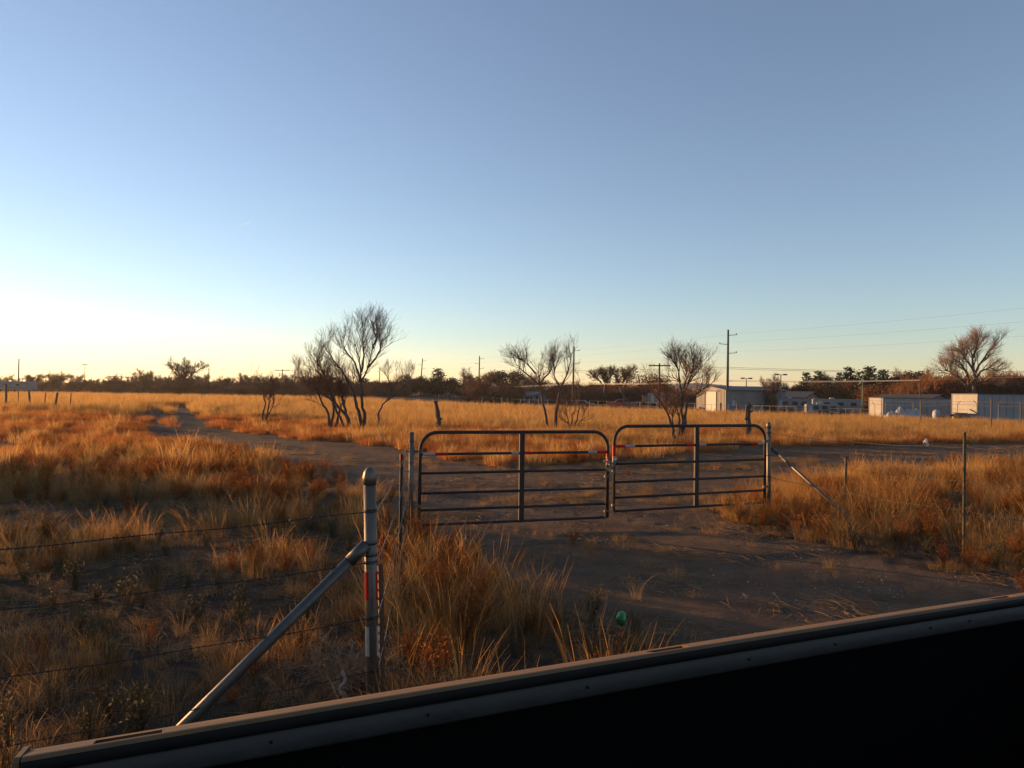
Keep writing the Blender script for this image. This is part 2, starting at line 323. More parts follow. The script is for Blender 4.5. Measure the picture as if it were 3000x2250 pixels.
# ------------------------------------------------------------------ ground sheet
def build_ground():
    r = np.concatenate([[0.15], np.geomspace(0.6, 60, 300), np.geomspace(62, 3000, 84)])
    a1 = np.linspace(-48, 48, 521); a2 = np.linspace(48, 312, 90)[1:-1]
    ang = np.radians(np.concatenate([a1, a2])); na = len(ang)
    rr, aa = np.meshgrid(r, ang, indexing='ij')
    x = rr * np.sin(aa); y = rr * np.cos(aa); z = terr(x, y)
    d = dirt_mask(x.ravel(), y.ravel()).reshape(x.shape)
    near = np.clip(1 - rr / 45.0, 0, 1)
    z = z + near * ((fbm(x, y, 0.7, 41) - 0.5) * 0.05 + (fbm(x, y, 0.17, 43, 2) - 0.5) * 0.018) * (1 - 0.4 * d)
    # wheel ruts along the lane, about 4 cm deep
    z = z - d * near * 0.035 * (np.sin((x * 0.5 + y * 0.9) * 2.2 + 3 * fbm(x, y, 5, 47)) > 0.55)
    V = np.stack([x.ravel(), y.ravel(), z.ravel()], 1)
    i = np.arange(len(r) - 1)[:, None] * na; k = np.arange(na)[None, :]; k2 = (k + 1) % na
    F = np.stack([i + k, i + k2, i + na + k2, i + na + k], -1).reshape(-1, 4)[:, ::-1]
    me = bpy.data.meshes.new("ground"); me.from_pydata(V.tolist(), [], F.tolist())
    at = me.attributes.new("dirt", 'FLOAT', 'POINT'); at.data.foreach_set('value', d.ravel().astype(np.float32))
    fld = S01((field_edge(x) - y + 3) / 6.0) * S01((rr - 16) / 14.0)
    at = me.attributes.new("field", 'FLOAT', 'POINT'); at.data.foreach_set('value', fld.ravel().astype(np.float32))
    me.polygons.foreach_set('use_smooth', [True] * len(me.polygons)); me.update()
    m, t, b = nt("soil_and_litter"); N, L = t.nodes, t.links
    b.inputs["Roughness"].default_value = 0.95; b.inputs["Specular IOR Level"].default_value = 0.1
    geo = N.new("ShaderNodeNewGeometry")
    def nz(scale, det=6, rough=0.6):
        n = N.new("ShaderNodeTexNoise"); n.inputs["Scale"].default_value = scale; n.inputs["Detail"].default_value = det
        n.inputs["Roughness"].default_value = rough; L.new(geo.outputs["Position"], n.inputs["Vector"]); return n
    def ramp(src, stops):
        c = N.new("ShaderNodeValToRGB"); e = c.color_ramp.elements
        e[0].position, e[0].color = stops[0][0], (*stops[0][1], 1); e[1].position, e[1].color = stops[-1][0], (*stops[-1][1], 1)
        for p, q in stops[1:-1]:
            k = e.new(p); k.color = (*q, 1)
        L.new(src, c.inputs[0]); return c
    def mix(fac, a, bb):
        mx = N.new("ShaderNodeMix"); mx.data_type = 'RGBA'; L.new(fac, mx.inputs[0]); L.new(a, mx.inputs[6]); L.new(bb, mx.inputs[7]); return mx.outputs[2]
    soil = ramp(nz(5.0, 9, 0.72).outputs["Fac"], [(0.28, (0.028, 0.020, 0.015)), (0.50, (0.056, 0.038, 0.025)), (0.64, (0.095, 0.061, 0.035)), (0.78, (0.145, 0.095, 0.052))])
    dirt = ramp(nz(1.3, 12, 0.70).outputs["Fac"], [(0.30, (0.062, 0.042, 0.029)), (0.45, (0.102, 0.066, 0.041)), (0.58, (0.140, 0.085, 0.049)), (0.74, (0.195, 0.114, 0.060))])
    fld_c = ramp(nz(0.45, 9, 0.72).outputs["Fac"], [(0.30, (0.12, 0.060, 0.022)), (0.52, (0.19, 0.105, 0.038)), (0.72, (0.26, 0.16, 0.062))])
    a_d = N.new("ShaderNodeAttribute"); a_d.attribute_name = "dirt"
    a_f = N.new("ShaderNodeAttribute"); a_f.attribute_name = "field"
    c = mix(a_f.outputs["Fac"], soil.outputs[0], fld_c.outputs[0]); c = mix(a_d.outputs["Fac"], c, dirt.outputs[0])
    L.new(c, b.inputs["Base Color"])
    bp = N.new("ShaderNodeBump"); bp.inputs["Strength"].default_value = 0.9; bp.inputs["Distance"].default_value = 0.05
    L.new(nz(11.0, 10, 0.7).outputs["Fac"], bp.inputs["Height"]); L.new(bp.outputs[0], b.inputs["Normal"])
    me.materials.append(m)
    o = link("ground", me); tag(o, "flat dry field with a bare dirt lane and driveway", None, None, "structure")
build_ground()

def hill(label, stops, depth, base=-4.0, thick=500.0):
    """a far ridge: a skyline with its own slopes in front and behind"""
    mb = MB(); xs = np.linspace(stops[0][0], stops[-1][0], 90)
    hy = np.interp(xs, [s[0] for s in stops], [s[1] for s in stops])
    rows = []
    for fr, hf in ((-1.0, 0.0), (-0.55, 0.42), (-0.25, 0.8), (0.0, 1.0), (0.4, 0.9), (1.0, 0.0)):
        row = []
        for i, px in enumerate(xs):
            top = pt(px, hy[i] + (rnd.random() - 0.5) * 0.8, depth)
            dd = depth + fr * thick; q = pt(px, 1150, dd)
            hz = base + (top.z - base) * hf * (1 + 0.06 * (rnd.random() - 0.5) * (abs(fr) > 0))
            row.append((q.x if fr else top.x, dd, hz))
        rows.append(row)
    V = [p for r_ in rows for p in r_]; n = len(xs)
    F = [(j * n + i, j * n + i + 1, (j + 1) * n + i + 1, (j + 1) * n + i) for j in range(len(rows) - 1) for i in range(n - 1)]
    mb.add(V, F); o = single("hill", mb, 'hill', label, None, None, True, "structure")
hill("low brown mesa rising behind the warehouse", [(1860, 1156), (1915, 1146), (1950, 1134), (1985, 1123), (2040, 1122), (2110, 1127), (2180, 1135), (2300, 1144), (2420, 1158)], 1500)
hill("low brown hills behind the pale house", [(1380, 1150), (1450, 1130), (1500, 1125), (1545, 1129), (1600, 1126), (1650, 1122), (1690, 1130), (1740, 1135), (1820, 1138), (1880, 1148), (1960, 1152)], 1900)

# ------------------------------------------------------------------ grass and weeds: small plants repeated over the ground
def hidden_collection(name, objs):
    c = bpy.data.collections.new(name)
    for o in objs: c.objects.link(o)
    return c
def blades(mb, n, h, spread, width, lean, r, seg=3, head=0.0, fan=None):
    for i in range(n):
        a = r.uniform(0, 2 * math.pi); rr = spread * math.sqrt(r.random()); bx, by = rr * math.cos(a), rr * math.sin(a)
        out = a + r.uniform(-0.9, 0.9); l = h * r.uniform(0.55, 1.05); k = lean * r.uniform(0.3, 1.4) + 0.35 * rr / max(spread, 1e-3) * lean
        w = width * r.uniform(0.7, 1.3); wa = r.uniform(0, math.pi); dx, dy = math.cos(wa) * w / 2, math.sin(wa) * w / 2
        V = []; F = []
        for s_ in range(seg + 1):
            t = s_ / seg; off = k * l * (t ** 1.9); hz = l * (t - 0.28 * k * t * t)
            ww = (1 - 0.85 * t) if head == 0 else (1.0 - 0.6 * t)
            if head and t > 0.7: ww = head
            if s_ == seg: ww *= 0.25
            cx, cy = bx + math.cos(out) * off, by + math.sin(out) * off
            V += [(cx - dx * ww, cy - dy * ww, hz), (cx + dx * ww, cy + dy * ww, hz)]
            if s_: F.append((2 * s_ - 2, 2 * s_ - 1, 2 * s_ + 1, 2 * s_))
        mb.add(V, F)
def weed(mb, r, h, w, n=26):
    """an upright branched dry weed with tiny seed clusters"""
    for i in range(n):
        a = r.uniform(0, 2 * math.pi); l = h * r.uniform(0.5, 1.0); k = r.uniform(0.1, 0.6)
        p0 = Vector((r.uniform(-.02, .02), r.uniform(-.02, .02), 0)); d = Vector((math.cos(a) * k, math.sin(a) * k, 1)).normalized()
        p1 = p0 + d * l * 0.5; p2 = p1 + (d + Vector((r.uniform(-.3, .3), r.uniform(-.3, .3), .2))).normalized() * l * 0.5
        mb.tube([p0, p1, p2], [w, w * .8, w * .5], 3, False)
        for j in range(7):
            t = r.uniform(0.35, 1.0); q = p0.lerp(p1, t * 2) if t < .5 else p1.lerp(p2, t * 2 - 1)
            e = q + Vector((r.uniform(-1, 1), r.uniform(-1, 1), r.uniform(.1, 1.2))) * h * 0.11
            mb.tube([q, e], [w * .5, w * .4], 3, False)
            for u in range(2):
                c = e + Vector((r.uniform(-1, 1), r.uniform(-1, 1), r.uniform(-1, 1))) * 0.012
                s_ = r.uniform(.5, 1.3) * w * 2.4; dx = Vector((r.uniform(-1, 1), r.uniform(-1, 1), r.uniform(-1, 1))) * s_; dy = Vector((r.uniform(-1, 1), r.uniform(-1, 1), r.uniform(-1, 1))) * s_
                mb.add([c - dx, c + dy, c + dx, c - dy], [(0, 1, 2, 3)])
def proto(name, fn, mat, nvar):
    L_ = []
    for i in range(nvar):
        mb = MB(); fn(mb, random.Random(100 + i * 7 + len(name)))
        L_.append(bpy.data.objects.new(name, mb.mesh(name, M[mat])))
    return L_
def scatter(name, protos, X, Y, scl, label, tilt=0.10, zoff=-0.01, szr=(0.8, 1.25)):
    n = len(X); Z = terr(X, Y) + zoff
    me = bpy.data.meshes.new(name); me.from_pydata(np.stack([X, Y, Z], 1).tolist(), [], [])
    k = rng.integers(0, len(protos), n).astype(np.int32)
    rot = np.stack([rng.normal(0, tilt, n), rng.normal(0, tilt, n), rng.uniform(0, 2 * np.pi, n)], 1).astype(np.float32)
    sc = np.stack([scl, scl, scl * rng.uniform(szr[0], szr[1], n)], 1).astype(np.float32)
    a = me.attributes.new("idx", 'INT', 'POINT'); a.data.foreach_set('value', k)
    a = me.attributes.new("rot", 'FLOAT_VECTOR', 'POINT'); a.data.foreach_set('vector', rot.ravel())
    a = me.attributes.new("scl", 'FLOAT_VECTOR', 'POINT'); a.data.foreach_set('vector', sc.ravel())
    o = link(name, me); tag(o, label, None, None, "stuff")
    g = bpy.data.node_groups.new(name + "_nodes", 'GeometryNodeTree')
    g.interface.new_socket("Geometry", in_out='INPUT', socket_type='NodeSocketGeometry'); g.interface.new_socket("Geometry", in_out='OUTPUT', socket_type='NodeSocketGeometry')
    gi = g.nodes.new('NodeGroupInput'); go = g.nodes.new('NodeGroupOutput')
    ci = g.nodes.new('GeometryNodeCollectionInfo'); ci.inputs['Collection'].default_value = hidden_collection(name + "_plants", protos)
    ci.inputs['Separate Children'].default_value = True; ci.inputs['Reset Children'].default_value = True
    ip = g.nodes.new('GeometryNodeInstanceOnPoints'); ip.inputs['Pick Instance'].default_value = True
    def na(nm, tp):
        q = g.nodes.new('GeometryNodeInputNamedAttribute'); q.data_type = tp; q.inputs['Name'].default_value = nm
        return [s_ for s_ in q.outputs if s_.enabled and s_.name == 'Attribute'][0]
    er = g.nodes.new('FunctionNodeEulerToRotation')
    g.links.new(na("rot", 'FLOAT_VECTOR'), er.inputs[0])
    g.links.new(gi.outputs[0], ip.inputs['Points']); g.links.new(ci.outputs[0], ip.inputs['Instance'])
    g.links.new(na("idx", 'INT'), ip.inputs['Instance Index']); g.links.new(er.outputs[0], ip.inputs['Rotation']); g.links.new(na("scl", 'FLOAT_VECTOR'), ip.inputs['Scale'])
    g.links.new(ip.outputs[0], go.inputs[0])
    md = o.modifiers.new("repeat", 'NODES'); md.node_group = g
    return o
def candidates(dmin, dmax, dens, margin=1.08):
    """points over the fan of ground in front of the camera, some way past both sides of the picture"""
    a = 0.76 * margin; area = a * (dmax ** 2 - dmin ** 2); n = int(area * dens)
    y = np.sqrt(rng.uniform(dmin ** 2, dmax ** 2, n)); x = rng.uniform(-a, a, n) * y
    return x, y
def keep(mask, *arr): return [q[mask] for q in arr]
TUFT = proto("grass_tuft", lambda mb, r: (blades(mb, 80, 0.36, 0.085, 0.0024, 0.46, r), blades(mb, 7, 0.56, 0.05, 0.0026, 0.55, r, 4, 2.0)), 'grass_tan', 6)
TALL = proto("tall_grass", lambda mb, r: (blades(mb, 64, 0.46, 0.10, 0.0024, 0.34, r), blades(mb, 16, 0.80, 0.08, 0.0026, 0.36, r, 4, 2.2)), 'grass_gold', 6)
STAND = proto("grass_stand", lambda mb, r: (blades(mb, 78, 0.44, 0.24, 0.0022, 0.24, r), blades(mb, 18, 0.62, 0.22, 0.0022, 0.34, r, 4, 2.2), blades(mb, 30, 0.20, 0.24, 0.0024, 0.9, r)), 'grass_gold', 7)
SHORT = proto("short_grass", lambda mb, r: blades(mb, 80, 0.15, 0.11, 0.0024, 0.8, r), 'grass_tan', 5)
RUST = proto("rust_weed", lambda mb, r: weed(mb, r, 0.46, 0.0030), 'weed_rust', 5)
GREY = proto("grey_weed", lambda mb, r: weed(mb, r, 0.30, 0.0028, 18), 'weed_grey', 4)
CLUMP = proto("field_clump", lambda mb, r: (blades(mb, 90, 0.50, 0.34, 0.011, 0.30, r, 2), blades(mb, 16, 0.66, 0.30, 0.010, 0.28, r, 3, 1.6)), 'field_gold_lit', 6)
RCLUMP = proto("rust_clump", lambda mb, r: (blades(mb, 110, 0.36, 0.36, 0.011, 0.5, r, 2)), 'field_rust_lit', 5)
def strawfn(mb, r):
    for i in range(26):
        a = r.uniform(0, 6.28); c = Vector((r.gauss(0, .14), r.gauss(0, .14), r.uniform(.004, .02))); l = r.uniform(.03, .10)
        d = Vector((math.cos(a), math.sin(a), r.uniform(-.05, .15))) * l; mb.tube([c - d, c + d * .1 + Vector((0, 0, .006)), c + d], [.0013, .0016, .0010], 3, False)
STRAW = proto("straw", strawfn, 'straw', 5)
def stonefn(mb, r):
    for i in range(14):
        c = Vector((r.gauss(0, .22), r.gauss(0, .22), 0.0)); q = r.uniform(.003, .009) if i else r.uniform(.009, .02); V = [c + Vector((r.uniform(.6, 1) * q * math.cos(k * 1.047), r.uniform(.6, 1) * q * math.sin(k * 1.047), 0)) for k in range(6)]
        V += [c + Vector((r.uniform(-.3, .3) * q, r.uniform(-.3, .3) * q, q * r.uniform(.6, 1)))]
        mb.add(V, [(k, (k + 1) % 6, 6) for k in range(6)])
STONE = proto("pebbles", stonefn, 'stone', 4)

def build_grass():
    # --- near, 1.6 to 22 m
    x, y = candidates(1.6, 22, 46)
    d = dirt_mask(x, y); front = inside(FRONTGRASS, x, y); rgt = inside(RIGHTGRASS, x, y)
    patch = fbm(x, y, 1.3, 61); big = fbm(x, y, 4.0, 67); u = rng.random(len(x)); u2 = rng.random(len(x))
    dens = np.where(front, 0.75 * S01((patch - 0.22) / 0.3), np.where(rgt, 0.62 * S01((patch - 0.32) / 0.25), 0.50 * S01((patch - 0.46) / 0.22)))
    dens = np.where(d > 0.9, 0.004, np.where(d > 0.5, 0.04, dens))
    gb, gt = gnd(1820, 1828), gnd(1010, 2010)
    clear = (np.hypot(x - gb.x, y - gb.y) < 0.30) | ((np.abs((x - gb.x) * gb.y - (y - gb.y) * gb.x) / gb.y < 0.12) & (y < gb.y) & (y > gb.y - 1.2)) | (np.hypot(x - gt.x, y - gt.y) < 0.36)
    dens = np.where(clear, 0.0, dens)
    k = u < dens; tx, ty, tb, tu, tf, tr = keep(k, x, y, big, u2, front, rgt)
    prust = np.where(tf, 0.34, np.where(tr, 0.30, 0.22)) + 0.5 * S01((tb - 0.52) / 0.18) - 0.1
    isr = tu < prust; tall = (~isr) & (tf | tr | (tb < 0.52)) & (rng.random(len(tx)) < np.where(tf | tr, 0.55, 0.16))
    std = ~isr & ~tall
    stand = (tall & (rng.random(len(tx)) < 0.80)) | (std & (rng.random(len(tx)) < 0.35)); tall = tall & ~stand; std = std & ~stand
    hs = (0.75 + 0.5 * fbm(tx, ty, 2.2, 71)) * np.where(tf | tr, 1.0, 0.62 + 0.3 * S01((ty - 6) / 5))
    scatter("rust_weeds", RUST, tx[isr], ty[isr], hs[isr] * rng.uniform(0.6, 1.15, isr.sum()), "rust orange dry weeds among the near grass")
    scatter("tall_grass", TALL, tx[tall], ty[tall], hs[tall] * rng.uniform(0.55, 1.0, tall.sum()) * 0.9, "tall golden bunchgrass with seed heads near the gate and posts")
    scatter("grass_stand", STAND, tx[stand], ty[stand], hs[stand] * rng.uniform(0.6, 1.05, stand.sum()), "upright thin golden grass stems standing among the tufts", 0.06)
    scatter("dry_grass", TUFT, tx[std], ty[std], hs[std] * rng.uniform(0.55, 1.1, std.sum()), "tan dry grass tufts in the near ground")
    k = (rng.random(len(x)) < np.where(d > 0.9, np.where(y > 10.5, 0.30 * S01((patch - .5) / .15), 0.02 + 0.12 * S01((patch - .55) / .12)), 0.34 + 0.3 * patch)) & (y < 22)
    scatter("short_grass", SHORT, x[k], y[k], rng.uniform(0.5, 1.2, k.sum()), "short curled dry grass between the tufts")
    k = (rng.random(len(x)) < np.where(front | rgt, 0.02, 0.06)) & (d < 0.5) & (y < 12)
    scatter("grey_weeds", GREY, x[k], y[k], rng.uniform(0.6, 1.2, k.sum()), "small grey green weeds between the tufts")
    # --- straw and stones on the bare dirt
    x, y = candidates(1.6, 34, 10); d = dirt_mask(x, y); e = fbm(x, y, 1.1, 81)
    k = rng.random(len(x)) < np.where(d > 0.5, 0.75 * S01((e - 0.50) / 0.2) + 0.03, 0.25)
    scatter("straw_litter", STRAW, x[k], y[k], rng.uniform(0.7, 1.5, k.sum()), "flattened straw on the dirt", 0.03, 0.0)
    x, y = candidates(1.8, 18, 22); d = dirt_mask(x, y); k = (d > 0.5) & (rng.random(len(x)) < 0.25 + 0.7 * (fbm(x, y, 2, 83) > .5))
    scatter("gravel", STONE, x[k], y[k], rng.uniform(0.6, 1.3, k.sum()), "small stones on the driveway", 0.02, 0.0)
    # --- middle and far field
    def field(dmin, dmax, dn, s0, s1):
        x, y = candidates(dmin, dmax, dn); d = dirt_mask(x, y)
        n1 = fbm(x, y, 5.0, 91); n2 = fbm(x, y, 1.5, 93)
        left = S01((-x - 0.16 * y) / 8.0)                          # lower weedy ground on the left
        p = 0.92 - 0.55 * left * S01((0.55 - n2) / 0.2)
        low = S01((26 - y) / 4.0) * 0.45
        k = (rng.random(len(x)) < p - low) & (d < 0.1) & (y < field_edge(x) + rng.normal(0, 1.5, len(x)))
        x, y, n1, n2, left = keep(k, x, y, n1, n2, left)
        # rusty low weeds: the strip along the lane and most of the left; golden bunchgrass beyond
        strip = S01((44 - y) / 9.0) * S01((y - 18) / 3.0)
        pr = np.clip(0.08 + 0.75 * strip * (0.35 + n1) + 0.55 * left * S01((48 - y) / 14.0), 0, 0.92)
        isr = rng.random(len(x)) < pr
        sc = rng.uniform(s0, s1, len(x)) * (0.75 + 0.5 * n2)
        return x, y, isr, sc
    xs, ys, rs, ss = [], [], [], []
    for dmin, dmax, dn, s0, s1 in ((17, 34, 9.0, 0.65, 1.0), (34, 60, 6.0, 0.8, 1.15), (60, 112, 2.6, 0.95, 1.3)):
        a, b, c, s_ = field(dmin, dmax, dn, s0, s1); xs.append(a); ys.append(b); rs.append(c); ss.append(s_)
    x, y, isr, sc = map(np.concatenate, (xs, ys, rs, ss))
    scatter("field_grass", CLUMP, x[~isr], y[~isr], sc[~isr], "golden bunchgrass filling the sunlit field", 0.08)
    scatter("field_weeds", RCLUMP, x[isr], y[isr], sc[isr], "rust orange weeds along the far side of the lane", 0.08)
build_grass()

# ------------------------------------------------------------------ trees
def grow(stems, r, levels, nchild, lens, rads, up=0.35, wander=0.18, tmin=0.3, spreadk=0.9, H=None):
    """stems: list of (points, r0, r1). Returns branch lists by level"""
    out = [[(p, np.linspace(a, b, len(p)).tolist()) for p, a, b in stems]]
    for lv in range(levels):
        nxt = []
        for pts, rad in out[-1]:
            m = len(pts); L_ = sum((pts[i + 1] - pts[i]).length for i in range(m - 1))
            n = max(1, int(round(nchild[lv] * r.uniform(0.75, 1.25))))
            for j in range(n):
                t = tmin + (1 - tmin) * (j + r.random()) / n; f = t * (m - 1); i = min(int(f), m - 2); q = pts[i].lerp(pts[i + 1], f - i)
                tg = (pts[i + 1] - pts[i]).normalized()
                pr = Vector((r.gauss(0, 1), r.gauss(0, 1), r.gauss(0, 1))); pr -= tg * pr.dot(tg); pr.normalize()
                d = (tg + pr * spreadk * r.uniform(0.6, 1.2) + Vector((0, 0, up))).normalized()
                l = (H or L_) * lens[lv] * r.uniform(0.5, 1.2) * (1.05 - 0.35 * t)
                rr = min(rad[i] * 0.75, rads[lv]); ns = 5 if lv < 1 else (4 if lv < 2 else 3)
                P = [q]; dd = d
                for s_ in range(ns):
                    dd = (dd + Vector((r.gauss(0, wander), r.gauss(0, wander), r.gauss(0, wander) + up * 0.22))).normalized(); P.append(P[-1] + dd * l / ns)
                nxt.append((P, np.linspace(rr, max(rr * 0.45, rads[-1]), ns + 1).tolist()))
        out.append(nxt)
    return out
def tubes(lists, n):
    mb = MB()
    for br in lists:
        for p, rad in br: mb.tube(p, rad, n, False)
    return mb
def resample(pts, n, r, wob):
    v = [Vector(p) for p in pts]; o = []
    for i in range(len(v) - 1):
        for k in range(n): o.append(v[i].lerp(v[i + 1], k / n) + Vector((r.gauss(0, wob), r.gauss(0, wob), 0)))
    o.append(v[-1]); return o
def traced_tree(name, label, cat, depth, stems, r0, seed, levels=3, nchild=(9, 6, 5), lens=(0.24, 0.17, 0.115), rads=(0.018, 0.0085, 0.0046, 0.0034), up=0.35, group=None, tmin=0.35, dspread=0.10, twig='twig', spreadk=0.9, wob=0.02):
    """a bare tree at its own distance whose limbs follow those in the photograph, spread in depth as well"""
    r = random.Random(seed); S = []; base = pt(*stems[0][0], depth)
    hgt = max((pt(*s[-1], depth).z - base.z) for s in stems)
    for si, s in enumerate(stems):
        dy = r.uniform(-1, 1) * dspread * hgt * 3.0; n = len(s); V = []
        for i, (a, b) in enumerate(s):
            q = pt(a, b, depth); f = max(0.0, (q.z - base.z) / hgt)
            q = pt(a, b, depth + dy * f * (1 if True else 0)); V.append(q)
        k = 1.0 if si == 0 or s[0][1] > stems[0][0][1] - 12 else 0.62
        V = resample(V, 3, r, wob); V = V[:max(4, int(round(len(V) * .86)))]
        S.append((V, r0 * k, max(rads[1], r0 * 0.13)))
    base.z = tz(base.x, base.y)
    for P, _, _ in S[:]:
        if P[0].z < base.z + 0.6: P[0].z = base.z - 0.1
    lv = grow(S, r, levels, nchild, lens, rads, up, 0.13, tmin, spreadk, hgt)
    # the tips reach as high as the crown in the photograph
    zt = float(np.percentile([p.z for lv_ in lv for b_, _ in lv_ for p in b_], 98.0)) - base.z; k = min(1.0, hgt / zt * (1.05 if depth > 100 else 1.0)); kx = 0.4 + 0.6 * k
    for lv_ in lv:
        for b_, _ in lv_:
            for i_, p in enumerate(b_):
                f = min(1.0, max(0.0, (p.z - base.z) / (0.35 * hgt))); b_[i_] = Vector((base.x + (p.x - base.x) * (1 + (kx - 1) * f), base.y + (p.y - base.y) * (1 + (kx - 1) * f), base.z + (p.z - base.z) * k))
    t = Thing(name, base, label, cat, group)
    t.part("trunk", tubes(lv[:1], 8), 'bark', True)
    t.part("crown", tubes(lv[1:2], 5).add(*(lambda m_: (m_.v, m_.f))(tubes(lv[2:], 3))), twig)
    return t
traced_tree("bare_tree", "tallest bare multi-trunked tree beside the lane with upswept crown", "tree", 33.5, [
    [(1069, 1257), (1069, 1214), (1059.5, 1166), (1058, 1103), (1056, 1056), (1050, 1008), (1037, 961), (1034, 897)],
    [(1061, 1255), (1053, 1208), (1041, 1166), (1034, 1135), (1025, 1113), (993, 1052), (961, 1002), (942, 977), (930, 929)],
    [(1058, 1094), (1069, 1071), (1085, 1024), (1094, 977), (1085, 901)], [(1082, 1040), (1105, 1010), (1120, 975), (1123, 940)],
    [(1056, 1087), (1037, 1027), (1006, 986), (990, 932)], [(1059, 1060), (1066, 1000), (1062, 940), (1068, 900)],
    [(1094, 977), (1104, 945), (1103, 915)]], 0.09, 1, nchild=(9, 6, 4), up=0.5)
traced_tree("bare_tree", "bare tree leaning left at the middle of the clump, two curved trunks", "tree", 33.5, [
    [(1025, 1257), (1018, 1220), (1006, 1173), (996, 1135), (993, 1072), (984, 1015)],
    [(1029, 1254), (1015, 1208), (980, 1170), (946, 1135), (908, 1116), (866, 1084), (848, 1050)],
    [(980, 1170), (960, 1110), (930, 1050), (912, 1000)]], 0.095, 2, nchild=(10, 7, 4), up=0.45)
traced_tree("bare_tree", "low spreading bare tree at the left of the clump with four thin stems", "tree", 34, [
    [(969, 1257), (961, 1208), (942, 1170), (917, 1129), (879, 1091), (858, 1070)],
    [(971, 1254), (977, 1204), (974, 1160), (955, 1113), (923, 1072), (900, 1010)],
    [(980, 1257), (996, 1198), (1003, 1176), (987, 1097), (971, 1040)],
    [(1012, 1254), (987, 1204), (974, 1163), (960, 1120), (940, 1060), (928, 1010)]], 0.07, 3, nchild=(10, 7, 5), up=0.4)
traced_tree("bare_sapling", "small bare three-stemmed sapling between the lane and the tree clump", "sapling", 36, [
    [(767, 1242), (773, 1198), (778, 1179), (772, 1154), (768, 1103), (757, 1078)],
    [(773, 1242), (784, 1208), (792, 1170), (791, 1135), (797, 1078)],
    [(778, 1223), (797, 1198), (805, 1166), (803, 1119), (806, 1085)]], 0.055, 4, nchild=(8, 5, 4), up=0.5, rads=(0.015, 0.008, 0.0045, 0.0034))
traced_tree("bare_sapling", "slender single bare tree leaning right just behind the left gate post", "sapling", 32.5, [
    [(1105, 1260), (1112, 1201), (1121, 1173), (1139, 1154), (1151, 1125), (1177, 1072), (1183, 1045)],
    [(1132, 1163), (1167, 1135), (1202, 1094), (1213, 1065)], [(1151, 1125), (1142, 1090), (1137, 1060)]], 0.05, 5, nchild=(8, 5, 4), up=0.5, rads=(0.015, 0.008, 0.0045, 0.0034), tmin=0.5)
traced_tree("bare_tree", "bare tree with a broad left limb behind the left gate leaf", "tree", 35.5, [
    [(1605.5, 1262), (1600, 1218), (1591, 1177), (1585, 1130), (1578, 1097), (1576, 1047), (1580, 1004)],
    [(1576, 1112), (1541, 1080), (1517, 1059), (1502, 1040)], [(1567, 1077), (1541, 1047), (1508, 1016)], [(1585, 1097), (1608, 1076), (1617, 1056)]], 0.085, 6, nchild=(9, 6, 3), up=0.4, tmin=0.4)
traced_tree("bare_tree", "thin upright bare tree touching the lone pole behind the left gate leaf", "tree", 35.5, [
    [(1624.6, 1262), (1632, 1188), (1639, 1141), (1644, 1118), (1661, 1083), (1673, 1047), (1676, 1006), (1676, 986)],
    [(1644, 1118), (1626, 1091), (1622, 1055), (1618, 1025)]], 0.08, 7, nchild=(9, 6, 3), up=0.5, tmin=0.45)
traced_tree("bare_shrub", "low bare shrub with forked stems between the two gate leaves", "shrub", 35, [
    [(1671.6, 1259), (1670, 1241), (1650, 1224), (1632, 1212)], [(1674.6, 1258), (1676, 1209), (1694, 1186)],
    [(1679, 1258), (1691, 1224), (1698, 1188), (1698, 1136), (1697, 1106), (1703, 1075)], [(1667, 1239), (1655, 1180)], [(1688, 1237), (1717, 1218)]], 0.05, 8, nchild=(6, 4, 3), up=0.4, tmin=0.4, rads=(0.014, 0.009, 0.006, 0.005))
traced_tree("bare_tree", "wide vase-shaped bare tree behind the right gate leaf", "tree", 28.5, [
    [(1979, 1294), (1971, 1253), (1964, 1223), (1949, 1190), (1933, 1163), (1911, 1136), (1890, 1093), (1874, 1058)],
    [(1987, 1293), (1994, 1255), (1993, 1223), (1987, 1188), (1971, 1163), (1940, 1153)],
    [(1989, 1293), (2001, 1228), (1998, 1174), (2001, 1136), (1993, 1093), (1966, 1066), (1946, 1016)],
    [(1997, 1290), (2006, 1228), (2014, 1160), (2050, 1131), (2080, 1106), (2107, 1070)],
    [(2001, 1174), (2006, 1125), (2020, 1098), (2047, 1060), (2082, 1012)], [(2006, 1125), (2014, 1082), (2012, 1018)],
    [(1972, 1242), (1968, 1209), (1960, 1182)], [(2020, 1098), (2030, 1060), (2045, 1015)], [(1993, 1093), (1985, 1050), (1975, 1010)]], 0.075, 9, nchild=(10, 6, 4), up=0.4, tmin=0.42, rads=(0.018, 0.009, 0.0048, 0.0036))
traced_tree("big_bare_tree", "largest bare tree, behind the white container at the far right", "tree", 118, [
    [(2853, 1185), (2853, 1124), (2853, 1070), (2850, 1016), (2840, 992), (2833, 965)],
    [(2855, 1080), (2870, 1043), (2901, 995), (2932, 960)], [(2838, 1112), (2830, 1067), (2810, 1033), (2780, 1017)],
    [(2837, 1118), (2806, 1090), (2772, 1064), (2750, 1056)], [(2857, 1097), (2877, 1063), (2904, 1050), (2945, 1068)],
    [(2850, 1016), (2862, 985), (2866, 950)], [(2853, 1060), (2828, 1020), (2800, 980)], [(2860, 1105), (2890, 1098), (2930, 1100)]], 0.36, 10, nchild=(12, 8, 5),
    rads=(0.075, 0.026, 0.011, 0.008), up=0.35, tmin=0.3, twig='twig_pale', wob=0.06)
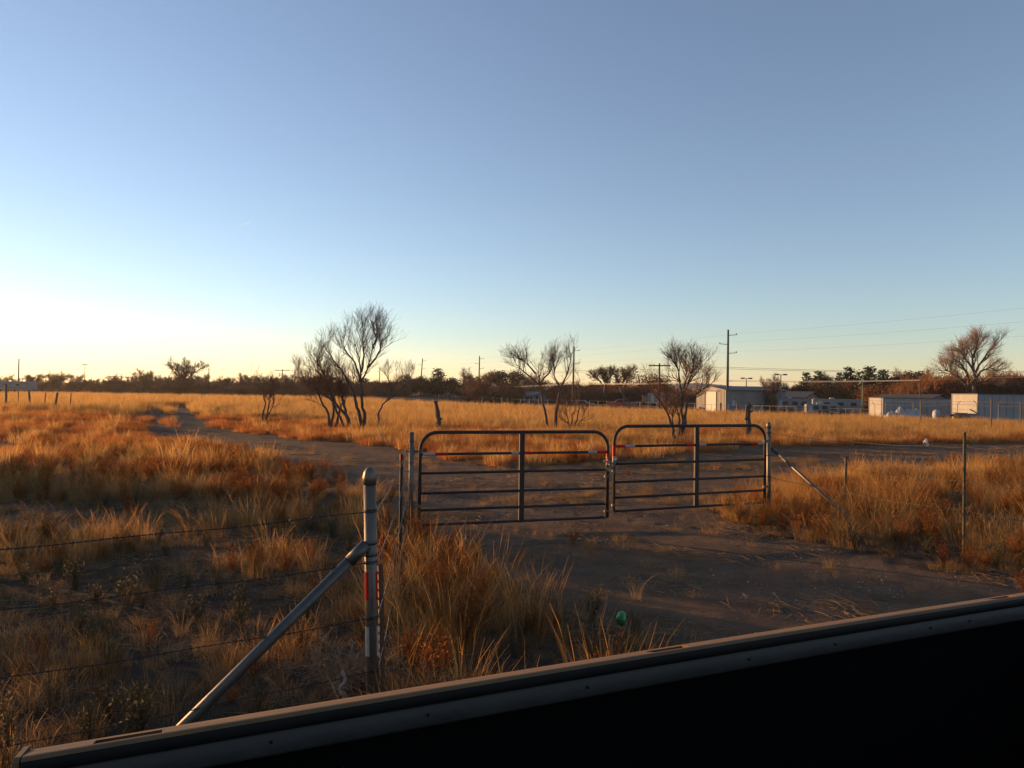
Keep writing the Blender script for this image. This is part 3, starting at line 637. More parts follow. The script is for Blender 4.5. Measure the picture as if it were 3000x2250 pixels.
for lab, st, sd in (("bare cottonwood with drooping left limb beside the lone pole", [[(1769, 1180), (1773, 1128), (1779, 1104), (1784, 1080)], [(1768, 1125), (1749, 1101), (1726, 1091)], [(1772, 1112), (1765, 1100), (1760, 1078)], [(1779, 1108), (1790, 1098), (1800, 1075)]], 12),
                    ("bare cottonwood standing over the parked red pickup", [[(1833, 1180), (1817, 1131), (1808, 1104), (1806, 1080)], [(1822, 1140), (1841, 1103), (1858, 1070)], [(1817, 1131), (1828, 1105), (1832, 1082)]], 13)):
    traced_tree("cottonwood", lab, "tree", 165, st, 0.42, sd, nchild=(11, 7, 4), rads=(0.11, 0.055, 0.032, 0.026), up=0.25, twig='twig_far', wob=0.08)

# --- repeated background trees
def bare_proto(seed, h, w, dense=1.0):
    r = random.Random(seed); S = []; n = r.choice((2, 3, 3, 4))
    S.append(([Vector((0, 0, -.6)), Vector((r.gauss(0, .1), r.gauss(0, .1), h * .22)), Vector((r.gauss(0, .3), r.gauss(0, .3), h * .45)), Vector((r.gauss(0, .5), r.gauss(0, .5), h * .8))], .028 * h, .008 * h))
    for i in range(n + 2):
        a = 6.28 * (i + r.random()) / (n + 2); z0 = h * r.uniform(.1, .38); q = Vector((math.cos(a), math.sin(a), 0)) * w
        S.append(([Vector((0, 0, z0)), q * .32 + Vector((0, 0, z0 + h * .2)), q * .66 + Vector((0, 0, z0 + h * .38)), q * r.uniform(.75, 1.05) + Vector((0, 0, z0 + h * r.uniform(.45, .66)))], .018 * h, .006 * h))
    for i in range(7):                                          # suckers low on the trunk fill the crown towards the ground
        a = r.uniform(0, 6.28); q = Vector((math.cos(a), math.sin(a), 0)) * w * r.uniform(.3, 1.15)
        S.append(([Vector((q.x * .12, q.y * .12, -.3)), q * .5 + Vector((0, 0, h * .16)), q * .85 + Vector((0, 0, h * r.uniform(.26, .5)))], .010 * h, .004 * h))
    lv = grow(S, r, 3, (9 * dense, 6, 5), (.27, .19, .13), (.0085 * h, .0048 * h, .0034 * h, .0028 * h), .35, .16, .2, 1.0, h)
    return tubes(lv[:1], 6), tubes(lv[1:], 3)
def shrub_proto(seed, h, w, n=110):
    r = random.Random(seed); S = []
    for i in range(n):
        a = r.uniform(0, 6.28); q = Vector((math.cos(a), math.sin(a), 0)) * w * math.sqrt(r.random()); b = q * .45
        hh = h * r.uniform(.55, 1.0) * (1 - .35 * (q.length / w) ** 2)
        S.append(([b + Vector((0, 0, -.3)), b.lerp(q, .5) + Vector((0, 0, hh * .5)), q + Vector((r.gauss(0, .1), r.gauss(0, .1), hh))], .010 * h, .006 * h))
    lv = grow(S, r, 2, (9, 5), (.32, .20), (.0075 * h, .006 * h, .0052 * h), .3, .25, .05, 1.1, h)
    return tubes(lv[:1], 3), tubes(lv[1:], 3)
def tuftcards(mb, c, size, n, r, flat=0.6):
    for i in range(n):
        d = Vector((r.gauss(0, 1), r.gauss(0, 1), r.gauss(0, flat))); d.normalize(); e = Vector((r.gauss(0, 1), r.gauss(0, 1), r.gauss(0, 1))); e -= d * e.dot(d); e.normalize()
        o = c + Vector((r.gauss(0, .5), r.gauss(0, .5), r.gauss(0, .4))) * size; l = size * r.uniform(.4, 1.0); w = size * r.uniform(.12, .3)
        mb.add([o - e * w * .5, o + d * l * .5 - e * w, o + d * l, o + d * l * .5 + e * w], [(0, 1, 2, 3)])
def conifer_proto(seed, h, w):
    r = random.Random(seed); tr = MB().tube([(0, 0, -.6), (r.gauss(0, .05), 0, h * .5), (r.gauss(0, .1), 0, h * .98)], [.025 * h, .016 * h, .004 * h], 6); fo = MB()
    z = h * .10
    while z < h * .97:
        f = 1 - z / h; rad = w * min(1.0, 1.75 * f ** .9) * r.uniform(.62, 1.1); n = max(4, int(9 * f + 3))
        for i in range(n):
            a = r.uniform(0, 6.28); rr = rad * r.uniform(.65, 1.1)
            for k in range(max(2, int(rr / (.085 * h)) + 2)):
                t = (k + .6) / (max(2, int(rr / (.085 * h)) + 2)); c = Vector((math.cos(a) * rr * t, math.sin(a) * rr * t, z - rr * .22 * t + r.gauss(0, .03)))
                tuftcards(fo, c, h * .066 * (1.15 - .45 * t), 9, r)
        z += h * r.uniform(.045, .075)
    tuftcards(fo, Vector((0, 0, h * .97)), h * .03, 8, r)
    return tr, fo
def round_proto(seed, h, w, lobes=11, size=.075, n=5200):
    r = random.Random(seed); tr = MB().tube([(0, 0, -.6), (0, 0, h * .3), (r.gauss(0, .2), r.gauss(0, .2), h * .75)], [.03 * h, .022 * h, .008 * h], 6); fo = MB(); C = []
    for i in range(lobes):
        a = r.uniform(0, 6.28); q = w * math.sqrt(r.random()) * .72; C.append((Vector((math.cos(a) * q, math.sin(a) * q, h * r.uniform(.24, .80))), w * r.uniform(.34, .55)))
    for i in range(n // 4):
        c, s_ = r.choice(C); d = Vector((r.gauss(0, 1), r.gauss(0, 1), r.gauss(0, .9))).normalized() * s_ * (r.random() ** .33) * 1.05
        q = c + d
        if q.z > h * .06: tuftcards(fo, q, h * size, 4, r, 1.0)
    return tr, fo
class Kind:
    def __init__(s, name, cat, tr, cr, mt, mc, h, crown="crown"):
        s.name, s.cat, s.h = name, cat, float(np.percentile([v[2] for v in tr.v + cr.v], 98.5)); s.tm = tr.mesh("trunk", M[mt]); s.cm = cr.mesh(crown, M[mc]); s.crown = crown
    def place(s, px, top, depth, wk, label, group=None, rz=None, sink=0.0):
        x, y = colx(px, depth, top + 30); b = tz(x, y) - sink; hh = pt(px, top, depth).z - b; k = hh / s.h
        e = bpy.data.objects.new(s.name, None); COL.objects.link(e); e.location = (x, y, b); tag(e, label, s.cat, group)
        e.rotation_euler = (0, 0, rnd.uniform(0, 6.28) if rz is None else rz); e.scale = (k * wk, k * wk, k)
        link("trunk", s.tm, e); link(s.crown, s.cm, e); return e
BARE_K = [Kind("bare_tree", "tree", *bare_proto(131 + i, 8, 3.4 + .5 * (i % 2)), 'bark', mt, 8) for i, mt in enumerate(('twig_far', 'twig_far', 'twig_pale', 'twig_rust'))]
SHRUB_K = [Kind("bare_thicket_shrub", "shrub", *shrub_proto(40 + i, 4, 2.6), 'twig_far', mt, 4) for i, mt in enumerate(('twig_far', 'twig_far', 'twig_rust'))]
CON_K = [Kind("conifer", "tree", *conifer_proto(50 + i, 9, 2.9 + .5 * i), 'bark', 'needle', 9) for i in range(3)]
EVR_K = [Kind("evergreen_tree", "tree", *round_proto(60 + i, 7, 3.2), 'bark', 'needle', 7) for i in range(2)]
BRN_K = [Kind("bronze_pine", "tree", *round_proto(70 + i, 8, 3.0, 9, .06), 'bark', 'needle_brown', 8) for i in range(2)]
RUS_K = [Kind("brown_leaved_tree", "tree", *round_proto(80 + i, 6, 3.2, 11, .055), 'bark', 'leaf_rust', 6) for i in range(2)]
OLV_K = Kind("olive_tree", "tree", *round_proto(90, 6, 3.0, 10, .06), 'bark', 'leaf_olive', 6)
# left: bare trees beyond the field, west to east
for i, (px, top, wk, dep, kd, lab) in enumerate([
    (8, 1116, 1.0, 190, 0, "bare tree cut off by the picture's left edge behind the tall pole"), (97, 1098, 1.15, 190, 1, "rounded bare tree just right of the tall leftmost pole"),
    (168, 1093, 1.25, 195, 0, "broad bare tree behind the leaning fence posts"), (222, 1100, 1.0, 200, 2, "bare tree left of the tall single-lamp light pole"),
    (268, 1112, 1.1, 205, 1, "low bare tree just right of the tall single-lamp light pole"), (318, 1114, 1.1, 205, 0, "low bare tree left of the small T-shaped pole"),
    (372, 1116, 1.1, 210, 2, "low bare tree right of the small T-shaped pole"), (425, 1087, 0.9, 180, 1, "brown pointed bare tree left of the lane's end"),
    (472, 1104, 1.0, 190, 2, "bushy bare tree directly behind the lane's end"), (540, 1056, 1.0, 170, 0, "tallest bare tree of the left tree line, right of the lane's end"),
    (590, 1100, 1.0, 190, 2, "thin bare tree left of the plain pole near the white sign"), (662, 1106, .9, 200, 0, "bare tree with dark crown behind the white sign"),
    (720, 1118, 1.0, 205, 1, "low bare tree left of the three-stemmed sapling"), (762, 1106, .9, 205, 2, "bare tree directly behind the three-stemmed sapling"),
    (806, 1100, .8, 200, 0, "bare tree just left of the large T-shaped pole"), (846, 1098, .75, 195, 1, "bare forked tree just right of the large T-shaped pole"),
    (895, 1100, .9, 190, 3, "rusty bare tree behind the left fringe of the tree clump"), (948, 1098, 1.0, 170, 0, "bare tree seen through the stems of the tree clump"),
    (1375, 1098, .8, 205, 3, "rusty bare tree left of the second arm pole from the left gate post"), (1406, 1090, 1.1, 150, 0, "wide bare tree wrapped around the pole right of the spruce"),
    (1522, 1096, .9, 220, 2, "pale bare tree behind the house with the pale roof"), (1550, 1101, .8, 225, 2, "pale bare tree to the upper right of the pale house roof"),
    (2258, 1108, .55, 112, 2, "round bare tree in front of the warehouse's long wall"), (2665, 1092, .8, 150, 2, "pale bare tree among the conifers above the low white shed"),
    (2720, 1096, .9, 140, 3, "rusty bare tree left of the largest bare tree"), (2790, 1100, 1.1, 135, 3, "rusty bare tree below the largest tree's left limbs"),
    (2900, 1098, 1.0, 140, 2, "bare tree below the largest tree's right limbs"), (2650, 1100, .8, 150, 0, "dark bare tree right of the last conifer"),
    (2305, 1120, 1.2, 150, 3, "low rusty bare tree between the warehouse and the conifers"), (2440, 1102, .6, 170, 2, "thin pale bare tree between the conifers")]):
    BARE_K[kd].place(px, top, dep, wk * 1.3, lab, "bare trees beyond the field")
# thicket along the far side of the field
for i, px in enumerate(range(-30, 1000, 41)):
    BARE_K[rnd.choice((0, 1, 2, 3, 1))].place(px + rnd.uniform(-10, 10), rnd.uniform(1097, 1115), rnd.uniform(190, 235), rnd.uniform(.95, 1.25), "brown bare tree standing in the back row of the far left tree line", "bare trees in the back row of the left tree line")
def thicket(name, label, protos, rows):
    """a leafless hedge-like mass nobody could count, made of many shrubs repeated over the ground"""
    X, Y, Sc = [], [], []
    for px, top, dep, wk in rows:
        x, y = colx(px, dep, top + 30); X.append(x); Y.append(y); Sc.append((pt(px, top, dep).z - tz(x, y)) / 4.0)
    scatter(name, protos, np.array(X), np.array(Y), np.array(Sc), label, 0.03, -0.1, (0.95, 1.05))
def shrub_one(seed, mat):
    a, b = shrub_proto(seed, 4, 2.6); a.add(b.v, b.f); k = 4.0 / float(np.percentile([v[2] for v in a.v], 98.5)); a.v = [(x * 1.25, y * 1.25, z * k) for x, y, z in a.v]
    return bpy.data.objects.new("thicket_shrub", a.mesh("thicket_shrub", M[mat]))
SH_B = [shrub_one(40 + i, mt) for i, mt in enumerate(('twig_far', 'twig_far', 'twig_rust', 'twig_far'))]; SH_R = [shrub_one(46 + i, 'twig_rust') for i in range(2)]
rows = []
for a, b, st in ((-60, 1190, 11), (1385, 1500, 12), (1640, 1965, 13), (2262, 2390, 14)):
    for px in range(a, b, st):
        top = 1121 + 0.006 * (px - 200) + rnd.uniform(-7, 7) + (4 if px > 1300 else 0) + (8 if px > 2200 else 0) + (9 if px < 215 else 0)
        rows.append((px + rnd.uniform(-5, 5), top, rnd.uniform(172, 215) if px < 2000 else 165, 1.2))
        rows.append((px + rnd.uniform(-5, 5), top + 12, rnd.uniform(165, 180) if px < 2000 else 160, 1.2))
thicket("thicket", "brown leafless thicket along the far side of the field", SH_B, rows)
thicket("thicket", "rusty leafless thicket behind the white container and tan house", SH_R, [(px + rnd.uniform(-6, 6), 1119 + rnd.uniform(-6, 10), rnd.uniform(122, 135), 1.1) for px in range(2700, 3040, 12)])
for px, top, wk, dep, kd, lab in [(1080, 1111, .8, 200, 'E0', "dark round evergreen behind the right trunks of the tree clump"), (1120, 1126, 1.3, 200, 'E1', "low dark evergreen left of the leaning sapling"),
    (1160, 1120, 1.3, 205, 'E0', "dark evergreen behind the leaning sapling"), (1205, 1102, .9, 205, 'E1', "dark evergreen with a pointed shoulder left of the first arm pole"),
    (1232, 1106, .9, 205, 'E0', "dark evergreen directly behind the first arm pole"), (1258, 1112, 1.1, 210, 'E1', "low dark evergreen between the first arm pole and the spruce"),
    (1284, 1085, .95, 205, 'C2', "dark pointed spruce standing above the evergreen row"), (1318, 1112, 1.1, 205, 'E0', "dark evergreen just right of the spruce"),
    (1350, 1120, 1.2, 210, 'E1', "low dark evergreen at the right end of the evergreen row"),
    (1457, 1090, .8, 205, 'B0', "bronze round-topped pine, left one of the pair"), (1484, 1090, .95, 205, 'B1', "bronze round-topped pine, right one of the pair"),
    (1452, 1128, 1.3, 200, 'R0', "brown leafy tree below the pair of bronze pines"), (1567, 1117, 1.0, 240, 'E0', "small dark evergreen behind the pale house"),
    (1517, 1146, .9, 190, 'O', "olive bush at the left end of the pale house"), (1545, 1162, .6, 190, 'O', "small olive bush beside the pale house's porch"), (1655, 1122, .9, 215, 'R1', "brown leafy tree left of the lone tall pole"),
    (1735, 1140, 1.8, 210, 'E1', "dark low evergreen behind the parked sedan"), (1878, 1096, 1.15, 180, 'R0', "large brown leafy tree left of the T-shaped pole near the trailers"), (1800, 1128, 1.0, 200, 'R1', "brown leafy tree behind the two cottonwoods"),
    (1925, 1140, 1.3, 210, 'R0', "low brown leafy tree behind the white motorhome"), (2030, 1140, .9, 150, 'R1', "brown leafy tree against the warehouse's lit end"),
    (2362, 1097, .72, 150, 'C0', "leftmost dark conifer, behind the dark-roofed house"), (2402, 1094, .8, 155, 'C1', "open ragged conifer behind the dark-roofed house's gable"),
    (2428, 1110, .8, 160, 'E0', "dark evergreen between the ragged conifer and the slim conifer"), (2458, 1097, .5, 160, 'C0', "slim conifer left of the tall dark conifer"), (2490, 1083, .75, 155, 'C1', "tall dark conifer left of the green lamp pole"),
    (2545, 1082, .85, 150, 'C2', "dark broad conifer just right of the green lamp pole"), (2588, 1089, .7, 150, 'C0', "dark conifer above the low white shed"), (2622, 1112, 1.0, 150, 'E1', "low dark evergreen right of the last conifer"),
    (2682, 1094, .75, 145, 'B0', "bronze pine behind the thin pole at the cable's bend"), (2450, 1118, 1.0, 145, 'R1', "brown leafy tree above the dark roof"), (2572, 1128, .8, 135, 'R0', "brown leafy tree behind the low white shed"),
    (2662, 1124, 1.0, 130, 'R1', "round brown leafy tree right of the low white shed's roof"), (2738, 1122, 1.0, 128, 'R0', "brown leafy tree behind the tan wooden house"),
    (2965, 1114, .95, 125, 'O', "olive round tree at the far right behind the white container"), (2995, 1128, .8, 122, 'E0', "dark evergreen cut off by the picture's right edge"), (2925, 1120, .9, 130, 'B1', "bronze tree behind the white container's long wall")]:
    K = {'E0': EVR_K[0], 'E1': EVR_K[1], 'C0': CON_K[0], 'C1': CON_K[1], 'C2': CON_K[2], 'B0': BRN_K[0], 'B1': BRN_K[1], 'R0': RUS_K[0], 'R1': RUS_K[1], 'O': OLV_K}[kd]
    K.place(px, top, dep, wk * (2.1 if kd[0] == 'C' else 1.45), lab)
# unseen juniper belt added to keep the low sun off the near ground
def added_shade_belt():
    r = random.Random(5); mb = MB()
    for i in range(30):
        f = i / 29; cx, cy = -38.0 - 46 * f * .46 + r.gauss(0, .7), 30.5 - 46 * f * .88 + r.gauss(0, .7); h = r.uniform(4.7, 6.2) - 1.2 * (f < .08); w = r.uniform(.9, 1.5); b = tz(cx, cy)
        mb.tube([(cx, cy, b - .2), (cx, cy, b + h * .7)], [.1, .04], 5)
        for k in range(340):
            z = r.random() ** .75; rad = w * (1 - .55 * z) * math.sqrt(r.random()); a = r.uniform(0, 6.28)
            tuftcards(mb, Vector((cx + math.cos(a) * rad, cy + math.sin(a) * rad, b + .05 + z * h)), .34, 3, r, 1.0)
    single("added_shade_belt", mb, 'needle', "unseen dense row of junipers added beyond the left edge to shade the near ground", None, None, False, "stuff")
added_shade_belt()

# ------------------------------------------------------------------ poles and lines
def arm_pole(px, top, depth, label, lean=0.0, arms=3, side=1):
    x, y = colx(px, depth, 1170); b = tz(x, y); tp = pt(px + lean, top, depth); h = tp.z - b
    t = Thing("utility_pole", (x, y, b), label, "utility pole", "poles with staggered arms")
    k = h / 12.0; ax = lambda f: Vector((x + (tp.x - x) * f, y, b + h * f))
    t.part("pole", MB().tube([ax(-.03), ax(.5), ax(1.0)], [.22 * k ** .5, .19 * k ** .5, .14 * k ** .5], 10), 'pole', True)
    for i in range(arms):
        f = 0.93 - 0.095 * i * 1.15; sgn = side * (1 if i % 2 == 0 else -1); q = ax(f)
        d = Vector((0.95, -.31, 0)) * sgn
        a = t.part("arm", MB().tube([q, q + d * 1.15 * k ** .5 + Vector((0, 0, .1))], [.055, .045], 6), 'pole')
        t.part("insulator", MB().lathe(q + d * 1.2 * k ** .5 + Vector((0, 0, .06)), [(.05, 0), (.13, .04), (.06, .1), (.12, .14), (.05, .22), (.02, .28)], 8), 'insul', parent=a)
    return ax
def tee_pole(px, top, depth, label, arm=2.2, two=False):
    x, y = colx(px, depth, 1170); b = tz(x, y); h = pt(px, top, depth).z - b
    t = Thing("crossarm_pole", (x, y, b), label, "utility pole", "poles with a crossarm")
    t.part("pole", MB().tube([(x, y, b - .3), (x, y, b + h)], [.17, .11], 8), 'pole', True)
    ca = t.part("crossarm", MB().box((x, y - .14, b + h - .35), (arm, .12, .16), R(-8)), 'pole')
    if two: t.part("crossarm", MB().box((x, y + .14, b + h - .35), (arm, .12, .16), R(-8)), 'pole')
    for s_ in (-.9, -.5, .5, .9):
        t.part("insulator", MB().lathe((x + s_ * arm / 2, y - .14 - s_ * arm / 2 * .14, b + h - .27), [(.04, 0), (.07, .05), (.04, .16)], 6), 'insul', parent=ca)
    return Vector((x, y, b + h))
def plain_pole(px, top, depth, label, rad=.13, mat='pole', name="plain_pole", lean=0):
    x, y = colx(px, depth, 1170); b = tz(x, y); tp = pt(px + lean, top, depth)
    single(name, MB().tube([(x, y, b - .3), tp], [rad, rad * .7], 8), mat, label, "pole", None, True); return tp
def lamp_pole(px, top, depth, label, heads=2, mat='lamp_metal', wide=.9):
    x, y = colx(px, depth, 1170); b = tz(x, y); h = pt(px, top, depth).z - b
    t = Thing("lamp_pole", (x, y, b), label, "light pole", "parking-lot light poles")
    t.part("pole", MB().tube([(x, y, b - .2), (x, y, b + h)], [.11, .075], 8), mat, True)
    t.part("arm", MB().box((x, y, b + h), (wide * 1.3, .07, .07)), mat)
    for s_ in ((-1, 1) if heads == 2 else (0,)):
        hd = t.part("lamp_head", MB().box((x + s_ * wide * .7, y, b + h + .05), (.62 if heads == 2 else 1.6, .42, .2)), mat)
        t.part("lens", MB().box((x + s_ * wide * .7, y, b + h - .065), (.5 if heads == 2 else 1.3, .34, .03)), 'insul', parent=hd)
A1 = arm_pole(2131, 966, 112, "tallest pole with three staggered arms, at the warehouse corner", 2.5)
A2 = arm_pole(1678, 1016, 155, "second tallest arm pole, behind the left gate leaf, between the bare trees", 4)
A3 = arm_pole(1402, 1043, 200, "arm pole rising out of the wide bare tree right of the spruce", 3)
A4 = arm_pole(1230, 1050, 240, "leaning arm pole left of the spruce", 8)
A5 = arm_pole(1110, 1075, 300, "small distant arm pole behind the leaning sapling", 3)
T1 = tee_pole(1931, 1064, 100, "large T-shaped pole in front of the vase-shaped bare tree", 3.0, True)
T2 = tee_pole(826, 1081, 190, "T-shaped pole between the sapling and the tree clump", 4.2)
T3 = tee_pole(338, 1100, 190, "T-shaped pole above the thicket left of the lane", 4.0)
T4 = tee_pole(36, 1110, 230, "tiny T-shaped pole next to the tall leftmost pole", 3.0)
T5 = tee_pole(374, 1103, 260, "tiny distant T-shaped pole right of the small one", 1.6)
T6 = tee_pole(664, 1108, 220, "short T-shaped pole beside the white sign", 1.6)
Pl = plain_pole(53, 1051, 190, "tall plain pole near the left edge", .2, lean=2.5)
plain_pole(612, 1079, 170, "plain pole just right of the tallest left bare tree", .13)
plain_pole(864, 1077, 200, "plain pole at the left edge of the tree clump", .13)
plain_pole(831, 1094, 230, "thin plain pole beside the T-shaped pole", .1)
plain_pole(1020, 1085, 230, "plain pole half hidden in the tree clump", .14)
Pr = plain_pole(2695, 1112, 95, "thin pole at the bend of the bright cable right of the conifers", .09)
lamp_pole(247, 1069, 210, "single-head light pole standing above the left tree line", 1, wide=1.0)
lamp_pole(2186, 1109, 118, "double-head light pole in front of the warehouse roof")
lamp_pole(2287, 1098, 112, "double-head light pole at the warehouse's right end")
lamp_pole(2527, 1093, 100, "green double-head light pole in front of the conifers", 2, 'lamp_green')
def cable(name, P, sag, rad, mat, label, group=None):
    mb = MB()
    for a, b in zip(P[:-1], P[1:]):
        a, b = Vector(a), Vector(b); mb.tube([a.lerp(b, t) - Vector((0, 0, sag * 4 * t * (1 - t) * (b - a).length / 60)) for t in np.linspace(0, 1, 17)], rad, 4, False)
    return single(name, mb, mat, label, "cable", group)
low = [A5(.30), A4(.335), A3(.325), A2(.33), A1(.335)]
fr = lambda pts, dz, dx=0.0: [Vector((p.x + dx, p.y, p.z + dz)) for p in pts]
def line_at(stops): return [pt(px, py, d) for px, py, d in stops]
cable("overhead_cable", line_at([(985, 1137, 300), (1232, 1127, 240), (1406, 1133, 200), (1680, 1122, 155), (2131, 1114, 112), (2695, 1113, 95)]), .35, .032, 'cable_bright', "upper one of the two thick sunlit cables low on the poles", "thick cables low on the poles")
cable("overhead_cable", line_at([(985, 1139.5, 300), (1232, 1130, 240), (1406, 1135.5, 200), (1680, 1124.5, 155), (2131, 1117, 112), (2695, 1115, 95)]), .35, .028, 'cable_bright', "lower one of the two thick sunlit cables low on the poles", "thick cables low on the poles")
for j, (off, lab) in enumerate(((0, "upper black cable from the tallest pole to the right edge"), (4.5, "lower black cable from the tallest pole to the right edge"))):
    cable("overhead_cable", line_at([(1404, 1094 + off, 200), (1680, 1086 + off, 155), (2131, 1076 + off, 112), (2695, 1091 + off * .6, 100), (3200, 1082 + off, 60)]), .12, .022, 'cable', lab, "black cables above the conifers")
for j in range(3):
    f = .93 - .109 * j; s_ = (1, -1, 1)[j]
    P = [A(f) + Vector((1.1 * s_, -.3 * s_, .3)) for A in (A5, A4, A3, A2, A1)] + [pt(3300, 870 + 46 * j, 62)]
    cable("power_line", P, .30, .0055, 'cable', ("topmost", "middle", "lowest")[j] + " thin power wire strung between the staggered arms", "thin wires on the staggered arms")
cable("overhead_cable", line_at([(2695, 1114, 95), (2860, 1108, 84), (3200, 1096, 62)]), .15, .022, 'cable', "black cable rising from the thin pole across the largest tree", "black cables at the right edge")
cable("power_line", line_at([(374, 1104, 260), (664, 1109, 220), (826, 1084, 190), (864, 1085, 200), (1110, 1112, 290)]), .1, .02, 'cable', "thin wire along the T-shaped poles left of the tree clump", None)
cable("power_line", line_at([(-120, 1104, 230), (36, 1112, 230), (338, 1103, 190), (500, 1110, 230)]), .1, .02, 'cable', "thin wire along the T-shaped poles at the left edge", None)

# ------------------------------------------------------------------ buildings
def frame(a, b):
    """origin, unit along, unit outward for a wall running from a to b (plan)"""
    a = Vector((a[0], a[1], 0)); b = Vector((b[0], b[1], 0)); u = (b - a).normalized(); return a, u, Vector((u.y, -u.x, 0)), (b - a).length
def warehouse():
    # lit gable end on the left, long wall running away to the right
    c0 = Vector((*colx(2041, 121), 0)); c1 = Vector((*colx(2127, 111), 0)); u = (c1 - c0); w = u.length; u.normalize()
    e = Vector((*colx(2303, 128), 0)) - c1; e -= u * e.dot(u); e = e.normalized(); kx = (2303 - 1500) / FPX; L_ = (kx * c1.y - c1.x) / (e.x - kx * e.y)
    b = min(tz(c0.x, c0.y), tz(c1.x, c1.y)) - .2; ez = pt(2127, 1143, 112).z; rz = ez + .6
    t = Thing("warehouse", (c1.x, c1.y, b), "long pale metal warehouse with a sunlit gable end and tall dark door gap", "warehouse")
    o = c0; mid = c0 + u * w / 2
    body = MB(); P = [Vector((c0.x, c0.y, b)), Vector((c1.x, c1.y, b)), Vector((c1.x, c1.y, ez)), Vector((mid.x, mid.y, rz)), Vector((c0.x, c0.y, ez))]
    body.prism(P, (0, 0, 0), e * L_); t.part("wall", body, 'siding')
    rib = MB(); n = 22; fo = -e
    for i in range(n + 1):
        f = i / n; q = c0 + u * w * f + fo * .03
        if .33 < f < .72: continue
        top = ez + (rz - ez) * (1 - abs(2 * f - 1)) - .1; rib.box((q.x, q.y, (b + top) / 2), (.06, .06, top - b), math.atan2(u.y, u.x))
    rw = u
    for i in range(40):
        q = c1 + e * L_ * (i + .5) / 40 + u * .03; rib.box((q.x, q.y, (b + ez) / 2), (.05, .06, ez - b - .1), math.atan2(e.y, e.x))
    o_ = t.part("siding_rib", rib, 'siding'); o_['kind'] = 'stuff'
    ra = math.atan2(u.y, u.x); dz = ez - b - .25
    q = c0 + u * w * .52 + fo * .09; dr = t.part("sliding_door", MB().box((q.x, q.y, b + dz / 2), (w * .36, .08, dz), ra), 'wh_door')
    q2 = c0 + u * w * .345 + fo * .10; t.part("door_gap", MB().box((q2.x, q2.y, b + dz / 2), (.45, .12, dz), ra), 'dark')
    q3 = c0 + u * w * .5 + fo * .12; t.part("door_track", MB().box((q3.x, q3.y, b + dz + .12), (w * .62, .1, .14), ra), 'shed_roof')
    rf = MB(); ov = .35
    for s_ in (0, 1):
        ed = (c0 - u * ov) if s_ == 0 else (c1 + u * ov); ezz = ez - ov * .1 + .02
        A = [Vector((ed.x, ed.y, ezz)), Vector((mid.x, mid.y, rz + .02)), Vector((mid.x, mid.y, rz + .12)), Vector((ed.x, ed.y, ezz + .1))]
        rf.prism(A, -e * ov, e * (L_ + ov))
    t.part("roof", rf, 'shed_roof')
    q = c1 + e * L_ * .68 + u * .05; t.part("door", MB().box((q.x, q.y, b + 1.15), (1.1, .08, 2.3), math.atan2(e.y, e.x)), 'shed_roof')
    q = c1 + e * L_ * .12 + u * .06; t.part("panel_box", MB().box((q.x, q.y, b + 1.6), (.6, .16, .9), math.atan2(e.y, e.x)), 'wh_door')
warehouse()
def box_building(name, label, cat, pa, pb, pc, da, db, dc, top, mats, mono=False, seams=0):
    """box seen at a corner: pa left corner, pb near corner, pc right corner (pixels) at three depths"""
    A = Vector((*colx(pa, da), 0)); B = Vector((*colx(pb, db), 0)); C = Vector((*colx(pc, dc), 0))
    u = (A - B); w = u.length; u.normalize(); e = (C - B); L_ = e.length; e -= u * e.dot(u); e.normalize()
    b = tz(B.x, B.y) - .15; z = pt(pb, top, db).z
    t = Thing(name, (B.x, B.y, b), label, cat); c = B + u * w / 2 + e * L_ / 2; ang = math.atan2(e.y, e.x)
    t.part("wall", MB().box((c.x, c.y, (b + z) / 2), (L_, w, z - b), ang), mats[0])
    t.part("roof", MB().box((c.x, c.y, z + .05), (L_ + .12, w + .12, .1), ang), mats[1])
    tr = MB()
    for q in (B, B + u * w, B + e * L_, B + e * L_ + u * w): pass
    for f in (0.0, 1.0):
        q = B + u * w * f - e * .02; tr.box((q.x, q.y, (b + z) / 2), (.07, .09, z - b), ang)
    t.part("corner_trim", tr, mats[2])
    if seams:
        sm = MB(); n = seams
        for i in range(1, n):
            q = B + e * L_ * i / n - u * .02; sm.box((q.x, q.y, (b + z) / 2), (.05, .06, z - b - .1), ang)
        for i in range(1, 12):
            q = B + u * w * .5 - e * .02; sm.box((q.x, q.y, b + (z - b) * i / 12), (.05, w - .1, .03), ang)
        t.part("wall_seam", sm, mats[0])['kind'] = 'stuff'
    return t, B, u, e, w, L_, b, z, ang
box_building("storage_container", "tall white storage container with sunlit roll-up end at the far right", "container", 2789, 2865, 2984, 78.5, 74, 80, 1156, ('shed', 'shed_roof', 'shed_trim'), seams=14)
box_building("low_shed", "low long white shed behind the pile of white tarps", "shed", 2547, 2588, 2722, 91, 86.5, 94, 1167, ('shed', 'shed_roof', 'shed'), seams=10)
